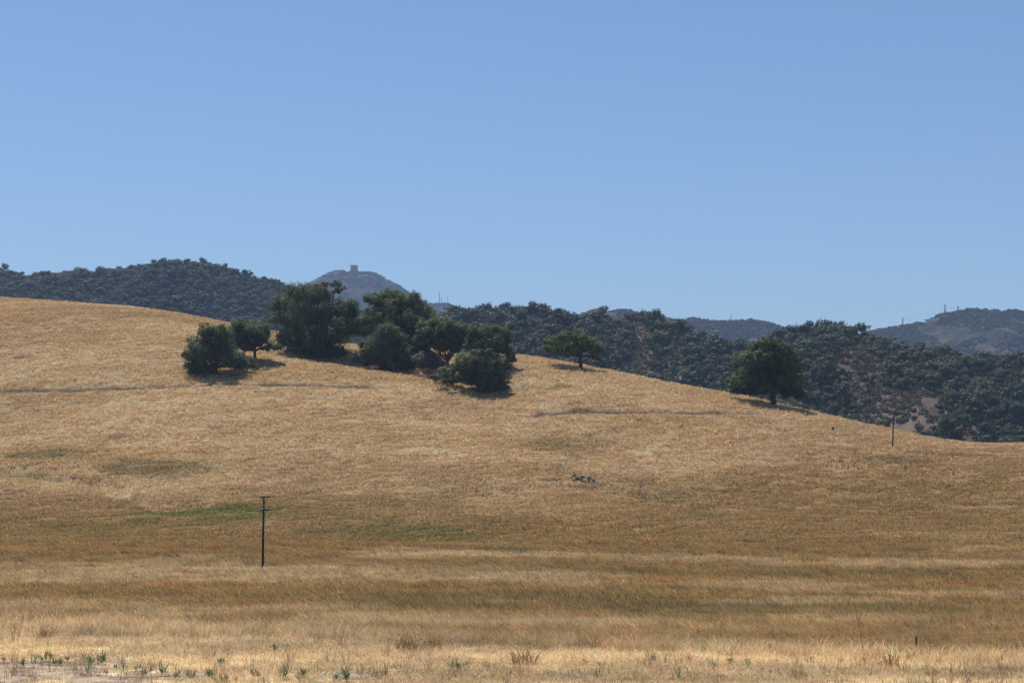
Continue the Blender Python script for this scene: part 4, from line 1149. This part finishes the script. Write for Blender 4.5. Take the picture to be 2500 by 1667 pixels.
for lst, lab, meshes, smin, smax in [
    (W_left, 'bushy green weed on bottom left dirt', low_w + tall_w, .45, 1.3),
    (W_mid, 'green weed in straw left of centre', low_w + tall_w, .7, 1.15),
    (W_right, 'small upright green weed in the right-hand straw', tall_w, .65, 1.1)]:
    lst = sorted(lst)
    for i, (px, py) in enumerate(lst):
        X, Y, Z = ground_at(px, min(py + 9, 1664))
        o = add('green_weed', meshes[i % len(meshes)], None, (X, Y, Z + CZ))
        s = rng.uniform(smin, smax); o.scale = (s, s, s * rng.uniform(.8, 1.25)); o.rotation_euler = (0, 0, rng.uniform(0, 6.28))
        tag(o, lab + ', %s from the left' % ORD[i], 'weed', lab.replace('weed', 'weeds', 1))

def stalk(label, base, top, rad, mat, side=0, flowers=0, group=None, name='dry_stalk', cat='stalk', seed=0):
    X, Y, Z = ground_at(*base); k = Y / F
    r = random.Random(seed + int(base[0]))
    H = (base[1] - top[1]) * k; dx = (top[0] - base[0]) * k
    root = empty(name, (X, Y, Z + CZ)); tag(root, label, cat, group)
    pts = [(dx * t + r.uniform(-.01, .01), r.uniform(-.02, .02), H * t - (.05 if t == 0 else 0)) for t in np.linspace(0, 1, 6)]
    st = add('stem', mesh_np('stem', *tube(pts, [rad * (1 - .55 * t) for t in np.linspace(0, 1, 6)], 6), [mat], True), root)
    for i in range(side):
        t = r.uniform(.35, .9); p = Vector((dx * t, 0, H * t)); a = r.uniform(0, 6.28); L = H * r.uniform(.12, .3)
        e = p + Vector((math.cos(a) * L * .6, math.sin(a) * L * .6, L))
        add('side_shoot', mesh_np('side_shoot', *tube([p, e], [rad * .5, rad * .25], 5), [mat]), st)
        if flowers:
            v, f = rock(.022, i, 1, 1, .7, 1); add('flower', mesh_np('flower', [(q[0] + e.x, q[1] + e.y, q[2] + e.z) for q in v], f, [M_yellow]), root)
    if flowers:
        v, f = rock(.028, 3, 1, 1, .8, 1); add('flower', mesh_np('flower', [(q[0] + dx, q[1], q[2] + H) for q in v], f, [M_yellow]), root)
for lab, b, t, rd_, m, sd, fl in [
    ('tallest of three brown dry stalks standing at the left verge', (347, 1532), (343, 1462), .012, M_stalk, 0, 0),
    ('short brown dry stalk, middle of three at the left verge', (357, 1526), (357, 1486), .012, M_stalk, 0, 0),
    ('short leaning brown stalk, rightmost of three at the left verge', (359, 1526), (363, 1488), .011, M_stalk, 0, 0),
    ('dark brown dry stalk left of a small bunch near the centre', (1178, 1566), (1175, 1543), .011, M_stalk, 0, 0),
    ('dark dry stalk in the middle of a small bunch near the centre', (1184, 1566), (1181, 1534), .012, M_stalk, 0, 0),
    ('tallest dark dry stalk of a small bunch near the centre', (1196, 1566), (1196, 1526), .010, M_stalk, 0, 0),
    ('upright dark stem with one yellow flower, centre right', (1414, 1584), (1411, 1523), .010, M_stalk, 0, 1),
    ('slender mustard stem with yellow flowers left of the fence', (1712, 1590), (1701, 1507), .009, M_stalk, 5, 1),
    ('leaning brown stalk, right one of a pair left of the fence', (1764, 1580), (1772, 1516), .010, M_stalk, 1, 0),
    ('leaning brown stalk, left one of a pair left of the fence', (1757, 1580), (1762, 1523), .010, M_stalk, 0, 0),
    ('short dark stalk left of the leaning pair by the fence', (1752, 1582), (1748, 1550), .009, M_stalk, 0, 0),
    ('short leaning brown stalk right of the leaning pair', (1782, 1584), (1775, 1563), .010, M_stalk, 0, 0),
    ('very tall thin bent stalk between the two fence posts', (2112, 1612), (2088, 1478), .008, M_stalk, 3, 0),
    ('branching grey dry stalk beside the small fence post', (1905, 1582), (1884, 1538), .009, M_stalk, 6, 0),
    ('pale mustard stem with yellow flower right of the small fence post', (1976, 1590), (1987, 1542), .008, M_strawstalk, 4, 1),
    ('green-brown mustard plant with yellow tips at the left edge', (60, 1515), (64, 1436), .010, M_stalk, 7, 1),
    ('dark dry stalk in a straw tuft left of the tall fence post', (2172, 1632), (2173, 1580), .010, M_stalk, 2, 0),
    ('thin upright dark stalk right of the tall fence post', (2447, 1618), (2448, 1578), .008, M_stalk, 0, 0),
    ('pale leaning straw stalk right of centre on the verge edge', (1700, 1582), (1652, 1560), .007, M_strawstalk, 0, 0),
    ('pale straw stalk leaning right near the board', (745, 1562), (795, 1549), .007, M_strawstalk, 0, 0),
    ('long pale straw stalk lying across the left verge', (214, 1480), (270, 1473), .007, M_strawstalk, 0, 0)]:
    stalk(lab, b, t, rd_, m, sd, fl, 'dry stalks standing on the verge')

# standing straw tussocks on the verge edge
tuss_mats = M_grass
def tussock_mesh(seed, mat):
    return clump('tussock', seed, 70, .16, .62, .010, (-.05, 0), .6, .4, mat)
M_tuss = simple('brown_tussock_blades', (.38, .26, .13), (.58, .42, .23), 5, .9, 0, 0)
tus = [tussock_mesh(800 + i, M_tuss) for i in range(3)]
for px, py, s, lab in [
    (112, 1560, 1.0, 'brown bunchgrass tussock at the left, above the green weeds'), (420, 1532, 1.1, 'brown tussock just right of the three dry stalks'), (475, 1538, 1.3, 'broad brown tussock midway between the three stalks and the board'),
    (565, 1538, .9, 'tawny tussock left of the board'), (652, 1545, 1.0, 'brown tussock at the left end of the board'), (1000, 1592, 1.4, 'widest brown tussock on the verge, left of centre'),
    (1060, 1585, 1.2, 'tawny tussock right of the widest tussock'), (1275, 1565, 1.0, 'brown tussock on the verge edge at the centre'), (1280, 1625, 1.2, 'dry tussock low on the verge at the centre'), (1490, 1580, 1.1, 'tall tawny tussock right of the single yellow flower'),
    (2172, 1630, 1.0, 'brown straw tussock left of the tall fence post'), (2240, 1615, 1.1, 'straw tussock round the foot of the tall fence post'), (1950, 1660, .7, 'small grey-brown tussock at the bottom below the fence'), (2385, 1472, 0, '')]:
    if not s: continue
    X, Y, Z = ground_at(px, py)
    o = add('grass_tussock', tus[int(px) % 3], None, (X, Y, Z + CZ)); o.scale = (s * 1.5, s * 1.2, s * .55); o.rotation_euler = (0, 0, rng.uniform(-.5, .5))
    tag(o, lab, 'grass', 'brown tussocks on the verge')

# ------------------------------------------------------------------ the hazy air
hm, hnt, hb, hout = new_mat('hazy_air')
hnt.nodes.remove(hb)
pv = N(hnt, 'ShaderNodeVolumePrincipled')
pv.inputs['Color'].default_value = (.41, .595, .95, 1)
pv.inputs['Density'].default_value = 9.0e-5
pv.inputs['Anisotropy'].default_value = 0.0
hnt.links.new(pv.outputs[0], hout.inputs['Volume'])
hv, hf = box(0, 3050, 300, 10000, 6900, 690)
hz = add('haze', mesh_np('haze', hv, hf, [hm]))
tag(hz, 'pale blue summer haze between the near pasture and far hills', kind='stuff')
